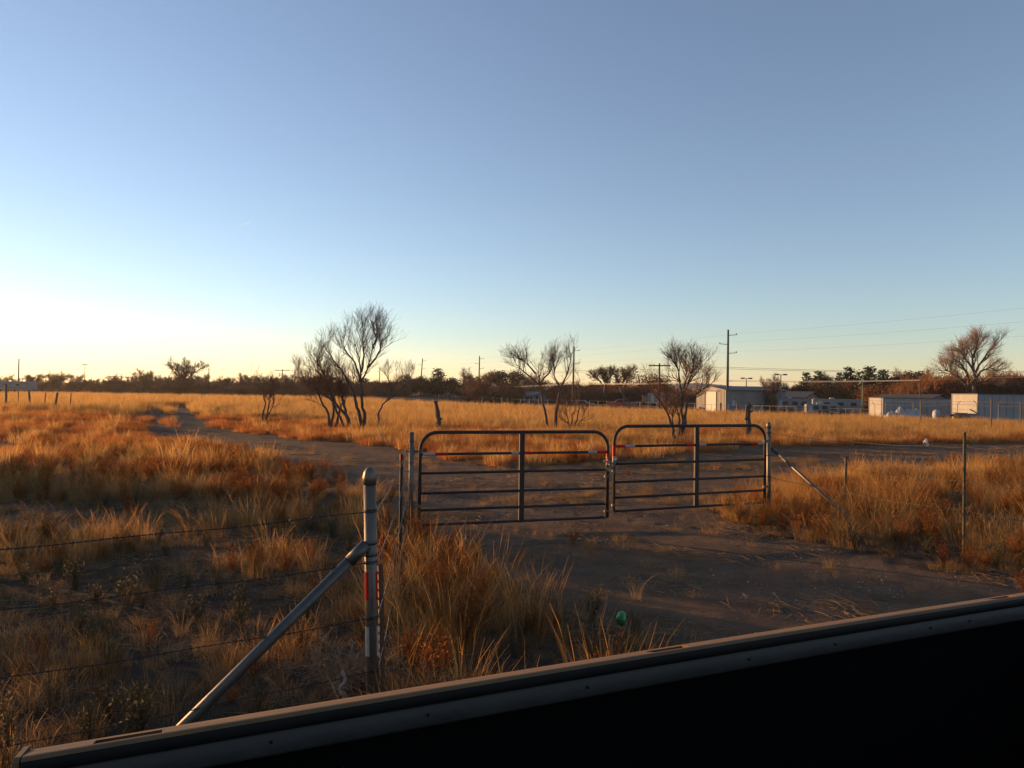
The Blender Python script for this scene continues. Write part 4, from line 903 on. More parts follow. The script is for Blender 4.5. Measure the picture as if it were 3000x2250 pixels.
def gable_house(name, label, px0, px1, depth, eave, peak, mats, turn, length, wins, cat="house", door=None, drop=0.0):
    a = Vector((*colx(px0, depth), 0)); bb = Vector((*colx(px1, depth + turn), 0)); u = bb - a; w = u.length; u.normalize(); e = Vector((-u.y, u.x, 0))
    b = tz(a.x, a.y) - .4; ez = pt(px0, eave, depth).z; rz = pt((px0 + px1) / 2, peak, depth).z; mid = a + u * w / 2
    t = Thing(name, (a.x, a.y, b), label, cat)
    P = [Vector((a.x, a.y, b)), Vector((bb.x, bb.y, b)), Vector((bb.x, bb.y, ez)), Vector((mid.x, mid.y, rz)), Vector((a.x, a.y, ez))]
    t.part("wall", MB().prism(P, (0, 0, 0), e * length), mats[0])
    rf = MB()
    for ed in (a - u * .4, bb + u * .4):
        zz = ez - .4 * (rz - ez) / (w / 2)
        rf.prism([Vector((ed.x, ed.y, zz + .02)), Vector((mid.x, mid.y, rz + .02)), Vector((mid.x, mid.y, rz + .16)), Vector((ed.x, ed.y, zz + .16))], -e * .4, e * (length + .4))
    t.part("roof", rf, mats[1]); ang = math.atan2(u.y, u.x)
    for f, z, ww, hh in wins:
        q = a + u * w * f - e * .03; wd = t.part("window", MB().box((q.x, q.y, z), (ww, .08, hh), ang), 'trim'); q = q - e * .03
        t.part("pane", MB().box((q.x, q.y, z), (ww - .16, .05, hh - .16), ang), 'glass', parent=wd)
    return t, a, u, e, w, b, ez, rz
hs = gable_house("pale_house", "pale one-storey house with low gable beyond the left gate leaf", 1559, 1614, 215, 1160, 1149, ('house', 'roof_pale'), 6, 11, [(.25, .35, 1.3, 1.3), (.78, .55, 1.5, .9)])
def porch(h):
    t, a, u, e, w, b, ez, rz = h; ang = math.atan2(u.y, u.x)
    q = a - u * 3.1 + e * 3.5; t.part("wing", MB().box((q.x, q.y, (b + ez) / 2), (5.6, 6, ez - b), ang), 'house')
    q = a - u * 3.1 + e * 3.2; t.part("wing_roof", MB().box((q.x, q.y, ez + .2), (6.4, 7, .35), ang), 'roof_pale')
    for k in (0.3, 2.2, 4.2):
        q = a - u * (k + 1.0) - e * .0; t.part("porch_post", MB().box((q.x, q.y, (b + ez) / 2), (.14, .14, ez - b), ang), 'trim')
porch(hs)
gable_house("dark_roofed_house", "dark-roofed house with sunlit brick gable behind the trailers", 2356, 2404, 122, 1166, 1149, ('house_tan', 'roof_dark'), 14, 12, [(.45, .9, .9, .9)])
gable_house("tan_house", "tan wooden house between the low shed and the tall white container", 2722, 2782, 112, 1171, 1158, ('house_tan', 'roof_dark'), 3, 9, [(.62, 1.0, 1.0, 1.1), (.2, 1.0, .9, 1.0)])
gable_house("blue_grey_building", "small blue-grey building seen through the tree clump", 1000, 1038, 215, 1153, 1146, ('house', 'roof_pale'), 3, 8, [(.5, .6, 1.2, .9)])
def sign_board():
    x, y = colx(658, 175); b = tz(x, y); zt = pt(658, 1133, 175).z
    t = Thing("white_sign", (x, y, b), "blank white and blue-grey roadside sign panels right of the lane's end", "sign")
    t.part("panel", MB().box((x, y, (b + 1.3 + zt) / 2), (.35, .25, zt - b - 1.3)), 'trim')
    t.part("side_panel", MB().box((x + .95, y + .3, (b + 1.1 + zt) / 2), (.9, .25, zt - b - 1.1)), 'house')
    t.part("post", MB().tube([(x + .5, y, b - .2), (x + .5, y, zt)], .09, 6), 'lamp_metal')
sign_board()

# ------------------------------------------------------------------ vehicles and trailers far off
def vehicle(name, label, px, depth, L_, H, mat, kind, rz, group=None, cat="car", z=None):
    x, y = colx(px, depth, 1175); b = tz(x, y) if z is None else z
    t = Thing(name, (x, y, b), label, cat, group, rz, True); W = 1.8
    if kind == 'sedan': prof = [(-.5, .30), (-.5, .58), (-.40, .63), (-.24, .66), (-.13, .98), (.14, 1.0), (.29, .68), (.46, .60), (.5, .46), (.5, .28)]
    elif kind == 'pickup': prof = [(-.5, .36), (-.5, .66), (-.06, .66), (-.05, .98), (.14, 1.0), (.24, .70), (.45, .64), (.5, .50), (.5, .34)]
    else: prof = [(-.5, .24), (-.5, .97), (-.46, 1.0), (.46, 1.0), (.5, .95), (.5, .24)]
    if kind == 'trailer': W = 2.4
    t.part("body", MB().prism([Vector((px_ * L_, 0, pz * H)) for px_, pz in prof], (0, -W / 2, 0), (0, W / 2, 0)), mat)
    if kind != 'trailer':
        g = {'sedan': [(-.21, .69), (-.125, .93), (.13, .95), (.255, .70)], 'pickup': [(-.03, .70), (-.03, .93), (.13, .95), (.21, .71)]}[kind]
        for s_ in (-1, 1): t.part("window", MB().prism([Vector((a * L_, s_ * W / 2, q * H)) for a, q in g], (0, -.012, 0), (0, .012, 0)), 'glass')
        wl = [(-.31, s_) for s_ in (-1, 1)] + [(.32, s_) for s_ in (-1, 1)]
        for s_ in (-1, 1):
            t.part("headlight", MB().box((.5 * L_, s_ * W * .38, .52 * H), (.06, .3, .16)), 'trim'); t.part("bumper", MB().box((s_ * .505 * L_, 0, .38 * H), (.08, W * .96, .18)), 'chainlink')
    else:
        for a in (-.3, -.05, .22):
            for s_ in (-1, 1): t.part("window", MB().box((a * L_, s_ * (W / 2 + .01), H * .68), (.75, .04, .5)), 'glass')
        for s_ in (-1, 1):
            t.part("stripe", MB().box((0, s_ * (W / 2 + .012), H * .42), (L_ * .96, .02, .10)), 'car_grey'); t.part("door", MB().box((.36 * L_, s_ * (W / 2 + .012), H * .58), (.65, .03, H * .56)), 'trim')
        wl = [(-.08, s_) for s_ in (-1, 1)] + [(.06, s_) for s_ in (-1, 1)]; t.part("roof_vent", MB().box((.1 * L_, 0, H + .1), (.6, .5, .22)), 'trim')
    for a, s_ in wl:
        wh = t.part("wheel", MB().tube([(a * L_, s_ * (W / 2 - .2), .34), (a * L_, s_ * (W / 2 + .03), .34)], .34, 12), 'tyre')
        t.part("rim", MB().tube([(a * L_, s_ * (W / 2 + .02), .34), (a * L_, s_ * (W / 2 + .045), .34)], .19, 10), 'chainlink', parent=wh)
    return t
vehicle("red_pickup", "small red pickup parked under the cottonwoods", 1822, 118, 5.0, 1.75, 'car_red', 'pickup', R(172), cat="pickup truck")
vehicle("dark_car", "dark car with a bright nose parked right of the lone tall pole", 1703, 125, 4.7, 1.45, 'car_dark', 'sedan', R(166))
vehicle("black_pickup", "black pickup parked right behind the red pickup", 1838, 125, 5.2, 1.8, 'car_dark', 'pickup', R(172), cat="pickup truck")
vehicle("white_car", "white car on the road behind the trunks of the tallest tree", 1067, 235, 4.6, 1.6, 'car_white', 'sedan', R(170))
vehicle("grey_car", "grey car on the road at the left of the tree clump", 712, 235, 4.6, 1.5, 'car_grey', 'sedan', R(175))
vehicle("grey_car", "grey car on the road directly right of the lane's end", 576, 235, 4.6, 1.5, 'car_grey', 'sedan', R(175))
vehicle("dark_car", "dark car on the road left of the lane's end", 320, 235, 4.6, 1.5, 'car_dark', 'sedan', R(175))
vehicle("blue_car", "dark blue car on the road seen through the stems of the tree clump", 992, 235, 4.6, 1.5, 'car_dark', 'sedan', R(172))
vehicle("white_truck_trailer", "long white trailer at the left edge beside the tall pole", 18, 150, 12, 2.3, 'rv', 'trailer', R(174), cat="trailer")
vehicle("white_motorhome", "white motorhome behind the large T-shaped pole", 1950, 150, 7.5, 2.9, 'rv', 'trailer', R(168), cat="motorhome")
vehicle("white_trailer", "white travel trailer between the large T-shaped pole and the warehouse", 2012, 150, 6.0, 2.5, 'rv', 'trailer', R(168), cat="trailer")
vehicle("white_trailer", "white trailer with three windows at the warehouse's right end", 2323, 112, 5.2, 2.3, 'rv', 'trailer', R(160), cat="trailer")
vehicle("white_trailer", "large white travel trailer in front of the dark-roofed house", 2452, 104, 6.8, 2.35, 'rv', 'trailer', R(164), cat="trailer")
vehicle("white_trailer", "low white trailer at the foot of the sunlit brick gable", 2408, 102, 4.4, 1.6, 'rv', 'trailer', R(164), cat="trailer")

# ------------------------------------------------------------------ far fences
def pipe_fence(name, label, stops, zt, n, mats=('chainlink', 'chainlink'), rails=(1.0,), rad=.035, dt=None, mesh_h=0):
    """posts and rails; each post and rail is a part"""
    P = [pt(px, 1170, d) for px, d in stops]
    for p in P: p.z = tz(p.x, p.y)
    t = Thing(name, P[0], label, "fence"); seg = sum((P[i + 1] - P[i]).length for i in range(len(P) - 1)); tops = []
    for i in range(n + 1):
        s_ = seg * i / n; j = 0
        while j < len(P) - 2 and s_ > (P[j + 1] - P[j]).length: s_ -= (P[j + 1] - P[j]).length; j += 1
        q = P[j].lerp(P[j + 1], min(1, s_ / (P[j + 1] - P[j]).length)); q.z = tz(q.x, q.y); tops.append(q)
        t.part("post", MB().tube([q - Vector((0, 0, .2)), q + Vector((0, 0, zt + .04))], rad, 6), mats[0])
    for f in rails:
        t.part("rail", MB().tube([q + Vector((0, 0, zt * f)) for q in tops], rad * .75, 5), mats[1])
    return t
pipe_fence("pipe_fence", "pale pipe fence in front of the spruce row and pale house", [(1285, 135), (1500, 128), (1690, 120)], 1.35, 15, rails=(1.0, .2))
pipe_fence("pipe_fence", "pale pipe fence with double rails behind the parked pickups", [(1728, 122), (1800, 119), (1940, 112), (2035, 108)], 1.35, 12, rails=(1.0, .55))
pipe_fence("pipe_fence", "thin pipe fence along the warehouse's long wall", [(2060, 103), (2200, 98), (2330, 92)], 1.2, 11, rails=(1.0,), rad=.03)
pipe_fence("pipe_fence", "pipe fence in front of the white trailers", [(2335, 92), (2440, 90), (2545, 86)], 1.1, 9, rails=(1.0,), rad=.03)
def gate_panel(px0, px1, d, label, h=1.3):
    a = pt(px0, 1170, d); b = pt(px1, 1170, d); a.z = tz(a.x, a.y) + .1; b.z = a.z; t = Thing("pipe_gate", a, label, "gate")
    up = Vector((0, 0, h)); t.part("frame", MB().tube([a, a + up, b + up, b, a], .035, 6), 'chainlink')
    for i in (1, 2): t.part("brace", MB().tube([a.lerp(b, i / 3), a.lerp(b, i / 3) + up], .025, 5), 'chainlink')
gate_panel(1412, 1445, 120, "wide pale pipe gate right of the wide bare tree")
gate_panel(1469, 1487, 118, "narrow pale pipe gate left of the pale house")
# barbed perimeter on the right with bent top arms
def bent_fence():
    for i, (px, d, top, wh) in enumerate([(2563, 80, 1178, 'the sunlit end of the low shed'), (2594, 78, 1172, 'the near corner of the low shed'), (2675, 72, 1172, 'the right half of the low shed'), (2805, 64, 1177, 'the left side of the tall container\'s sunlit end'), (2862, 61, 1176, 'the near corner of the tall container'), (2925, 58, 1176, 'the shaded wall of the tall container')]):
        x, y = colx(px, d, 1200); b = tz(x, y); z = pt(px, top + 8, d).z
        single("bent_post", MB().tube([(x, y, b - .2), (x, y, z), (x - .28 * (1 if i % 2 == 0 else -1), y, z + .30)], .03, 6), 'chainlink', "bent-top fence post before " + wh, "fence post", "bent-top fence posts")
    q = [pt(px, py, d) for px, py, d in ((2520, 1173, 85), (2697, 1178, 70), (2800, 1177, 64), (2905, 1178, 58), (3150, 1184, 50))]
    cable("fence_wire", q, .02, .013, 'cable', "upper dark fence wire across the white sheds", "wires across the white sheds")
    q = [pt(px, py, d) for px, py, d in ((2520, 1182, 85), (2697, 1190, 70), (2800, 1184, 64), (2905, 1189, 58), (3150, 1197, 50))]
    cable("fence_wire", q, .02, .013, 'cable', "lower dark fence wire across the white sheds", "wires across the white sheds")
bent_fence()
for px, d, top, lab in ((2697, 47, 1174, "dark thin fence post standing in the grass before the low shed"), (2904, 42, 1168, "dark thin fence post in the grass before the tall white container"), (2990, 46, 1180, "dark thin fence post at the right edge in the grass")):
    x, y = colx(px, d, 1220); b = tz(x, y); z = pt(px, top, d).z
    single("field_post", MB().tube([(x, y, b - .2), (x, y, z)], .05, 6), 'tpost', lab, "fence post", "thin posts in the right field")
for i, (px, d, top, bot, lean, lab) in enumerate([(17, 44, 1124, 1180, 1, "thick weathered fence post at the left edge"), (53, 46, 1146, 1186, 1, "thin fence post below the tall leftmost pole"), (86, 45, 1146, 1184, -3, "second thick fence post from the left edge"),
        (131, 44, 1149, 1192, 6, "thin leaning fence post below the broad bare tree"), (163, 43, 1150, 1198, 11, "thick fence post leaning furthest right"), (206, 43, 1151, 1190, 5, "rightmost thin post of the left fence")]):
    x, y = colx(px - lean * .5, d, bot); b = tz(x, y); tp = pt(px + lean * .5, top, d); r_ = .075 if i in (0, 2, 4) else .035
    single("weathered_post", MB().tube([(x, y, b - .2), Vector((x, y, b)).lerp(tp, .5) + Vector((.02, 0, 0)), tp], [r_, r_ * .9, r_ * .85], 7), 'fencewood', lab, "fence post", "weathered posts of the left field fence")
def dead_stub(px, bot, top, lean, rad, label, seed, knots):
    g = gnd(px, bot); d = g.y; r = random.Random(seed); tp = pt(px + lean, top, d); mb = MB(); P = []
    for k in range(9): P.append(g.lerp(tp, k / 8) + Vector((r.gauss(0, .02), r.gauss(0, .02), 0)))
    P[0].z -= .15; mb.tube(P, [rad * (1.15 - .4 * k / 8) * r.uniform(.86, 1.15) for k in range(9)], 9)
    for k in range(knots):
        q = P[r.randrange(2, 8)]; mb.tube([q, q + Vector((r.uniform(-1, 1), r.uniform(-1, 0), r.uniform(.2, .8))) * rad * 1.9], [rad * .5, rad * .3], 6)
    single("dead_stump" if lean < -5 else "wooden_post", mb, 'deadwood', label, "stump" if lean < -5 else "fence post", None, False)
dead_stub(1287, 1262, 1174, -10, .13, "dead leaning tree stub above the left gate leaf", 3, 3)
dead_stub(2193, 1290, 1181, -1, .105, "gnarled wooden post behind the right end of the gate", 4, 5)
for px, d, top, lab in ((2111, 90, 1180, "dark stubby post left of the tall arm pole"), (2160, 88, 1182, "dark stubby post right of the tall arm pole")):
    x, y = colx(px, d, 1190); b = tz(x, y); single("stub_post", MB().tube([(x, y, b - .2), (x, y, pt(px, top, d).z)], .11, 7), 'fencewood', lab, "fence post", "stubby posts at the field edge")
def info_board():
    x, y = colx(1888, 96, 1180); b = tz(x, y); t = Thing("wooden_kiosk", (x, y, b), "small sunlit wooden notice stand on two legs left of the T-shaped pole", "notice stand")
    for s_ in (-1, 1): t.part("leg", MB().box((x + s_ * .22, y, b + .9), (.1, .1, 1.8)), 'fencewood')
    t.part("board", MB().box((x, y - .07, b + 1.55), (.62, .05, .62)), 'house_tan'); t.part("roof", MB().box((x, y, b + 1.95), (.6, .3, .08), 0), 'house_tan')
info_board()
for i, (px, d, top) in enumerate(((1878, 96, 1174), (1909, 97, 1176))):
    x, y = colx(px, d, 1180); b = tz(x, y); single("board_post", MB().box((x, y, b + .6), (.16, .12, 1.3)), 'fencewood', ("short wooden post left of the notice stand", "short wooden post right of the notice stand")[i], "fence post")
# debris in front of the sheds
def tarp(px, d, w, h, label, seed):
    x, y = colx(px, d, 1210); b = tz(x, y); r = random.Random(seed); n = 9; V = []; F = []
    for j in range(n):
        for i in range(n):
            u, v = i / (n - 1) * 2 - 1, j / (n - 1) * 2 - 1; e = max(abs(u), abs(v)); hz = h * (1 - e ** 3) * r.uniform(.7, 1.1)
            V.append((x + u * w / 2, y + v * w * .35, b + max(0, hz)))
    F = [(j * n + i, j * n + i + 1, (j + 1) * n + i + 1, (j + 1) * n + i) for j in range(n - 1) for i in range(n - 1)]
    single("white_tarp", MB().add(V, F), 'tarp', label, "tarp", "white tarps before the low shed")
for i, (px, w, h, lab) in enumerate(((2613, 1.3, .75, "boxy white tarp bundle, leftmost before the low shed"), (2637, 1.2, 1.1, "peaked white tarp heap in the middle before the low shed"), (2662, 1.4, .95, "white tarp bundle lying right of the peaked heap"), (2684, 1.2, .95, "small white tarp heap by the dark thin post"))):
    tarp(px, 62, w, h, lab, i)
def tank():
    x, y = colx(2743, 62, 1212); b = tz(x, y); single("white_tank", MB().lathe((x, y, b), [(.05, 0), (.22, .08), (.30, .28), (.31, .5), (.28, .78), (.18, .92), (.05, .98)], 14), 'tarp', "round white tank left of the tall white container", "tank", None, True)
tank()
for i, (px, d, z, tl, lab) in enumerate(((2795, 60, 1.0, 70, "black tyre at the left of the heap before the container"), (2808, 61, .95, 20, "black tyre standing in the middle of the heap"), (2824, 60, .95, 60, "black tyre at the right of the heap"), (2760, 62, .9, 40, "dark tyre right of the round white tank"))):
    x, y = colx(px, d, 1215); b = tz(x, y); mb = MB(); q = []
    rot = Matrix.Rotation(R(tl), 3, 'X'); c = Vector((x, y, b + .16 + (.0 if i == 3 else .12)))
    mb.tube([c + rot @ Vector((.30 * math.cos(a), .30 * math.sin(a), 0)) for a in np.linspace(0, 2 * math.pi, 17)], .11, 7, False)
    single("old_tyre", mb, 'tyre', lab, "tyre", "old tyres before the white container", True)
def junk():
    x, y = colx(2838, 60, 1215); b = tz(x, y); mb = MB().box((x, y, b + .35), (1.2, .8, .7), .3).box((x - .7, y, b + .6), (.9, .7, .3), -.4).box((x + .5, y, b + .85), (.9, .1, .08), 0, Matrix.Rotation(.5, 3, 'Y'))
    single("scrap_heap", mb, 'chainlink', "low heap of grey scrap right of the tyres", "scrap heap")
junk()
def plastic_bag():
    g = gnd(2713, 1310); r = random.Random(2); mb = MB()
    for k in range(3):
        c = g + Vector((r.uniform(-.1, .1), r.uniform(-.05, .05), .05 + .07 * k)); V = []
        for a in range(7):
            V.append(c + Vector((math.cos(a * .9) * r.uniform(.05, .13), math.sin(a * .9) * r.uniform(.04, .1), r.uniform(-.04, .09))))
        V.append(c + Vector((r.uniform(-.03, .03), 0, .17))); V.append(c - Vector((0, 0, .06)))
        mb.add(V, [(a, (a + 1) % 7, 7) for a in range(7)] + [((a + 1) % 7, a, 8) for a in range(7)])
    single("plastic_bag", mb, 'bag', "crumpled white plastic bag lying on the dirt track", "plastic bag")
plastic_bag()

# ------------------------------------------------------------------ the double gate
def leaf(name, label, A, B, z0, tapes, stile_tape, hinge_left):
    A = Vector((A[0], A[1], 0)); B = Vector((B[0], B[1], 0)); u = B - A; L_ = u.length; ang = math.atan2(u.y, u.x)
    t = Thing(name, (A.x, A.y, z0), label, "gate", "leaves of the double gate", ang, True)
    zs = [0.0, .205, .44, .72, .985, 1.29]; rc = .24; r_ = .0245; P = []
    P.append(Vector((0, 0, zs[0])))
    for k in range(9):
        a = math.pi - k / 8 * math.pi / 2; P.append(Vector((rc + rc * math.cos(a), 0, zs[5] - rc + rc * math.sin(a))))
    for k in range(9):
        a = math.pi / 2 - k / 8 * math.pi / 2; P.append(Vector((L_ - rc + rc * math.cos(a), 0, zs[5] - rc + rc * math.sin(a))))
    P.append(Vector((L_, 0, zs[0])))
    t.part("frame", MB().tube(P, r_, 12), 'gate', True)
    for z in zs[:5]:
        pr = t.part("rail", MB().tube([(r_ * .6, 0, z), (L_ - r_ * .6, 0, z)], .0195, 10), 'gate', True)
        if z == zs[4]:
            for x0, x1, c in tapes:
                t.part("reflective_tape", MB().tube([(x0 * L_, 0, z), (x1 * L_, 0, z)], .0212, 12, False), c, True, parent=pr)
    sx = L_ * .52
    t.part("stile", MB().box((sx, -.022, (zs[0] + zs[5]) / 2), (.075, .012, zs[5] - zs[0] + .03)), 'gate')
    for s_ in (-1, 1): t.part("stile_flange", MB().box((sx + s_ * .034, -.010, (zs[0] + zs[5]) / 2), (.006, .036, zs[5] - zs[0] + .02)), 'gate')
    x = L_ if hinge_left else 0.0
    for a, b, c in stile_tape: t.part("reflective_tape", MB().tube([(x, 0, a), (x, 0, b)], .0265, 12, False), c, True)
    hx = 0.0 if hinge_left else L_; sg = -1 if hinge_left else 1
    for z in (zs[4] + .04, zs[1] + .06):
        h = t.part("hinge", MB().tube([(hx, 0, z - .022), (hx, 0, z + .022)], .033, 10).box((hx + sg * .055, 0, z), (.07, .02, .035)), 'galv_dull')
        t.part("hinge_pin", MB().tube([(hx + sg * .085, 0, z - .05), (hx + sg * .085, 0, z + .07)], .010, 6), 'galv_dull', parent=h)
    return t, L_, ang
a0, a1 = pt(1230, 1400, 9.9), pt(1780, 1400, 10.74); b0, b1 = pt(1798, 1400, 10.8), pt(2240, 1400, 11.9)
z_l, z_r = .125, .205
LF, LL, LA = leaf("gate_leaf", "left leaf of the brown tube gate, hung lower, with grass across its bottom rail", a0, a1, z_l,
    [(.012, .072, 'white_tape'), (.072, .135, 'red_tape'), (.465, .505, 'white_tape'), (.535, .585, 'red_tape'), (.885, .935, 'white_tape'), (.935, .992, 'red_tape')],
    [(.81, .96, 'red_tape'), (.70, .808, 'white_tape')], True)
RF, RL, RA = leaf("gate_leaf", "right leaf of the brown tube gate, hung higher, before the vase-shaped tree", b0, b1, z_r,
    [(.012, .065, 'red_tape'), (.065, .125, 'white_tape'), (.455, .505, 'red_tape'), (.537, .585, 'white_tape'), (.895, .945, 'red_tape'), (.945, .992, 'white_tape')],
    [(.84, 1.0, 'red_tape'), (.73, .838, 'white_tape')], False)
def drop_rod(t, x, dx, h):
    t.part("drop_rod", MB().tube([(x + dx, -.045, -h), (x + dx, -.045, .78)], .009, 6), 'rust')
    for z in (.1, .62): t.part("rod_bracket", MB().box((x + dx * .5, -.034, z), (abs(dx) + .03, .03, .03)), 'galv_dull')
drop_rod(LF, LL, -.05, .11); drop_rod(RF, 0, -.035, .18)
def gate_chain():
    c0 = a1; mb = MB(); P = []
    A = Vector((a1.x - .02, a1.y - .035, 1.02)); B = Vector((b0.x + .03, b0.y - .035, 1.03)); mid = Vector(((A.x + B.x) / 2, A.y - .06, .86))
    path = [A, A.lerp(mid, .5) + Vector((0, -.02, -.02)), mid, mid.lerp(B, .5) + Vector((0, -.02, -.02)), B]; pts = []
    for i in range(len(path) - 1):
        for k in range(5): pts.append(path[i].lerp(path[i + 1], k / 5))
    pts.append(B)
    path2 = [Vector((a1.x - .045, a1.y + .01, .97)), Vector((a1.x + .01, a1.y - .05, .93)), Vector((b0.x - .01, b0.y - .05, .955)), Vector((b0.x + .05, b0.y + .01, 1.0))]
    for i in range(3):
        for k in range(5): pts.append(path2[i].lerp(path2[i + 1], k / 5))
    for i, p in enumerate(pts):
        q = pts[min(i + 1, len(pts) - 1)]; d = (q - p); d = d.normalized() if d.length > 1e-4 else Vector((1, 0, 0)); s_ = d.orthogonal().normalized() if i % 2 else d.cross(d.orthogonal()).normalized()
        mb.tube([p + d * .022 * math.cos(a) + s_ * .013 * math.sin(a) for a in np.linspace(0, 2 * math.pi, 11)], .0042, 5, False)
    single("gate_chain", mb, 'chain', "steel chain looped around the meeting stiles of the gate", "chain", None, True)
    t = Thing("padlock", (mid.x, mid.y, mid.z - .08), "brass padlock hanging from the gate chain", "padlock")
    t.part("body", MB().box((mid.x, mid.y, mid.z - .055), (.05, .022, .045)), 'brass'); t.part("shackle", MB().tube([mid + Vector((.016 * math.cos(a), 0, -.034 + .04 * math.sin(a))) for a in np.linspace(0, math.pi, 9)], .0045, 6), 'chain', True)
    t2 = Thing("gate_latch", (a1.x, a1.y, .86), "steel latch bracket bolted at the gate's meeting stiles", "latch")
    t2.part("bracket", MB().box((a1.x + .01, a1.y - .03, .90), (.085, .012, .05), LA), 'galv'); t2.part("bolt", MB().tube([(a1.x - .06, a1.y - .045, .97), (a1.x + .05, a1.y - .045, .965)], .008, 6), 'chain')
    t2.part("eye", MB().tube([(b0.x + .045 + .02 * math.cos(a), b0.y - .045, 1.03 + .02 * math.sin(a)) for a in np.linspace(0, 2 * math.pi, 11)], .006, 5, False), 'chain')
gate_chain()

def pipe_post(name, label, top, depth, px_bot, py_bot, rad, cap, mat='galv'):
    """round pipe post; returns the Thing, its foot and its head"""
    hd = pt(*top, depth); ft = pt(px_bot, py_bot, depth); d = (ft - hd); k = (hd.z - tz(hd.x, hd.y) + .15) / max(1e-3, (hd.z - ft.z)); ft = hd + d * k
    base = ft.copy(); t = Thing(name, base, label, "fence post"); pr = [(ft, rad), (hd, rad)]
    t.part("pipe", MB().tube([ft, ft.lerp(hd, .5), hd], rad, 20), mat, True)
    if cap:
        c = MB(); n = 20; prof = [(rad * 1.10, -.045), (rad * 1.12, -.005), (rad * 1.10, .004), (rad * 1.0, .022), (rad * .82, .038), (rad * .55, .050), (rad * .25, .056), (.002, .058)]
        c.lathe(hd, prof, 20); t.part("cap", c, mat, True)
    return t, ft, hd
CP, cp_f, cp_h = pipe_post("corner_post", "thick galvanized pipe corner post with domed cap and red and white tape strips in front", (1083, 1397), 4.1, 1092, 2040, .036, True)
def on_post(f_h, h_h, z): 
    return f_h + (h_h - f_h) * ((z - f_h.z) / (h_h.z - f_h.z))
cpz = lambda z: on_post(cp_f, cp_h, z)
def tape_strip(z0, z1, ang, col):
    n = 9; w = .040; V = []; F = []
    for i, z in enumerate((z0, z1)):
        c = cpz(z)
        for k in range(n):
            a = ang + (k / (n - 1) - .5) * w / .036 * 1.15
            for rr in (.0364, .0376): V.append(c + Vector((math.cos(a) * rr, math.sin(a) * rr, 0)))
    m = 2 * n
    for k in range(n - 1):
        a = 2 * k; F += [(a, a + 2, m + a + 2, m + a), (a + 1, m + a + 1, m + a + 3, a + 3)]
    F += [(0, m, m + 1, 1), (m - 2, m - 1, 2 * m - 1, 2 * m - 2)]
    CP.part("reflective_tape", MB().add(V, F), col, False)
zp = lambda py: pt(1085, py, 4.1).z
for ang in (R(-140), R(4)):
    tape_strip(zp(1755), zp(1673), ang, 'red_tape'); tape_strip(zp(1918), zp(1832), ang, 'white_tape')
WL = Vector((-1.5, -.9, 0)).normalized()                          # the fence going left from the corner post
def brace(T, top, bot, rad, label=None):
    d = (bot - top).normalized(); k = (bot.z - tz(bot.x, bot.y) + .1) / max(.05, -d.z); bot = bot + d * k
    b = T.part("brace", MB().tube([top, top.lerp(bot, .5), bot], rad, 16), 'galv_dull', True)
    T.part("brace_cup", MB().tube([top - d * .03, top + d * .10], rad * 1.16, 16).tube([top - d * .055, top - d * .028], rad * .6, 8), 'galv_dull', True, parent=b)
    return b
brace(CP, pt(1062, 1606, 4.06), pt(535, 2130, 3.6), .030)
for z in (zp(1588), zp(1622)): CP.part("band", MB().tube([cpz(z - .012), cpz(z + .012)], .0385, 20), 'galv_dull', True)
GP, gp_f, gp_h = pipe_post("gate_post", "galvanized pipe post hinging the left gate leaf", (1206, 1266), 9.86, 1203, 1540, .034, False)
RP, rp_f, rp_h = pipe_post("gate_post", "sunlit galvanized pipe post hinging the right gate leaf, with a slanting brace", (2252, 1246), 11.98, 2252, 1470, .036, True)
brace(RP, pt(2262, 1314, 12.0), pt(2425, 1462, 11.2), .026)
def hinge_ext(p, h, z):
    pass
for T, f_, h_, zz, tgt in ((GP, gp_f, gp_h, (z_l + 1.025, z_l + .265), a0), (RP, rp_f, rp_h, (z_r + 1.025, z_r + .265), b1)):
    for z in zz:
        c = on_post(f_, h_, z); d = Vector((tgt.x - c.x, tgt.y - c.y, 0)); d = d * max(0.2, (d.length - .05) / d.length); e = c + d
        T.part("hinge_bolt", MB().tube([c - d.normalized() * .09, e], .011, 8), 'galv_dull')
def t_post(px, top, depth, label, mat, lean=0.0, tip=None, rz=0.0, bot_py=None):
    hd = pt(px, top, depth); x, y = hd.x - lean, hd.y; b = tz(x, y); t = Thing("t_post", (x, y, b), label, "fence post", "steel T-posts")
    ax = Vector((hd.x - x, 0, hd.z - b)); L_ = ax.length; A = ax.normalized(); rt = Matrix.Rotation(rz, 3, 'Z'); q0 = Vector((x, y, b)) - A * .3
    rot = A.to_track_quat('Z', 'Y').to_matrix() @ rt; c = q0 + A * (L_ + .3) / 2
    t.part("shaft", MB().box(c, (.036, .005, L_ + .3), rot=rot).box(c + rot @ Vector((0, .016, 0)), (.005, .030, L_ + .3), rot=rot), mat)
    st = MB(); n = int(L_ / .055)
    for i in range(n): st.box(Vector((x, y, b)) + A * (.06 + i * .055) + rot @ Vector((0, -.007, 0)), (.014, .010, .016), rot=rot)
    t.part("stud", st, mat)['kind'] = 'stuff'
    if tip: t.part("painted_tip", MB().box(hd - A * .03, (.039, .008, .065), rot=rot), tip)
    return Vector((x, y, b)), hd
tpA_f, tpA = t_post(1177, 1331, 7.4, "dark T-post with a red tip in line between corner post and left gate post", 'tpost', 0.0, 'red_tape', R(35))
tpB_f, tpB = t_post(1108, 1652, 4.55, "short rusty T-post leaning just behind the corner post", 'rust', -.03, None, R(20))
tpC_f, tpC = t_post(2826, 1266, 9.0, "old yellow-green studded T-post in the tall grass at the right", 'tpost_old', 0.0, None, R(-50))
t_post(2481, 1335, 13.2, "thin far T-post past the brace of the right gate post", 'tpost_old', 0.02, None, R(10))

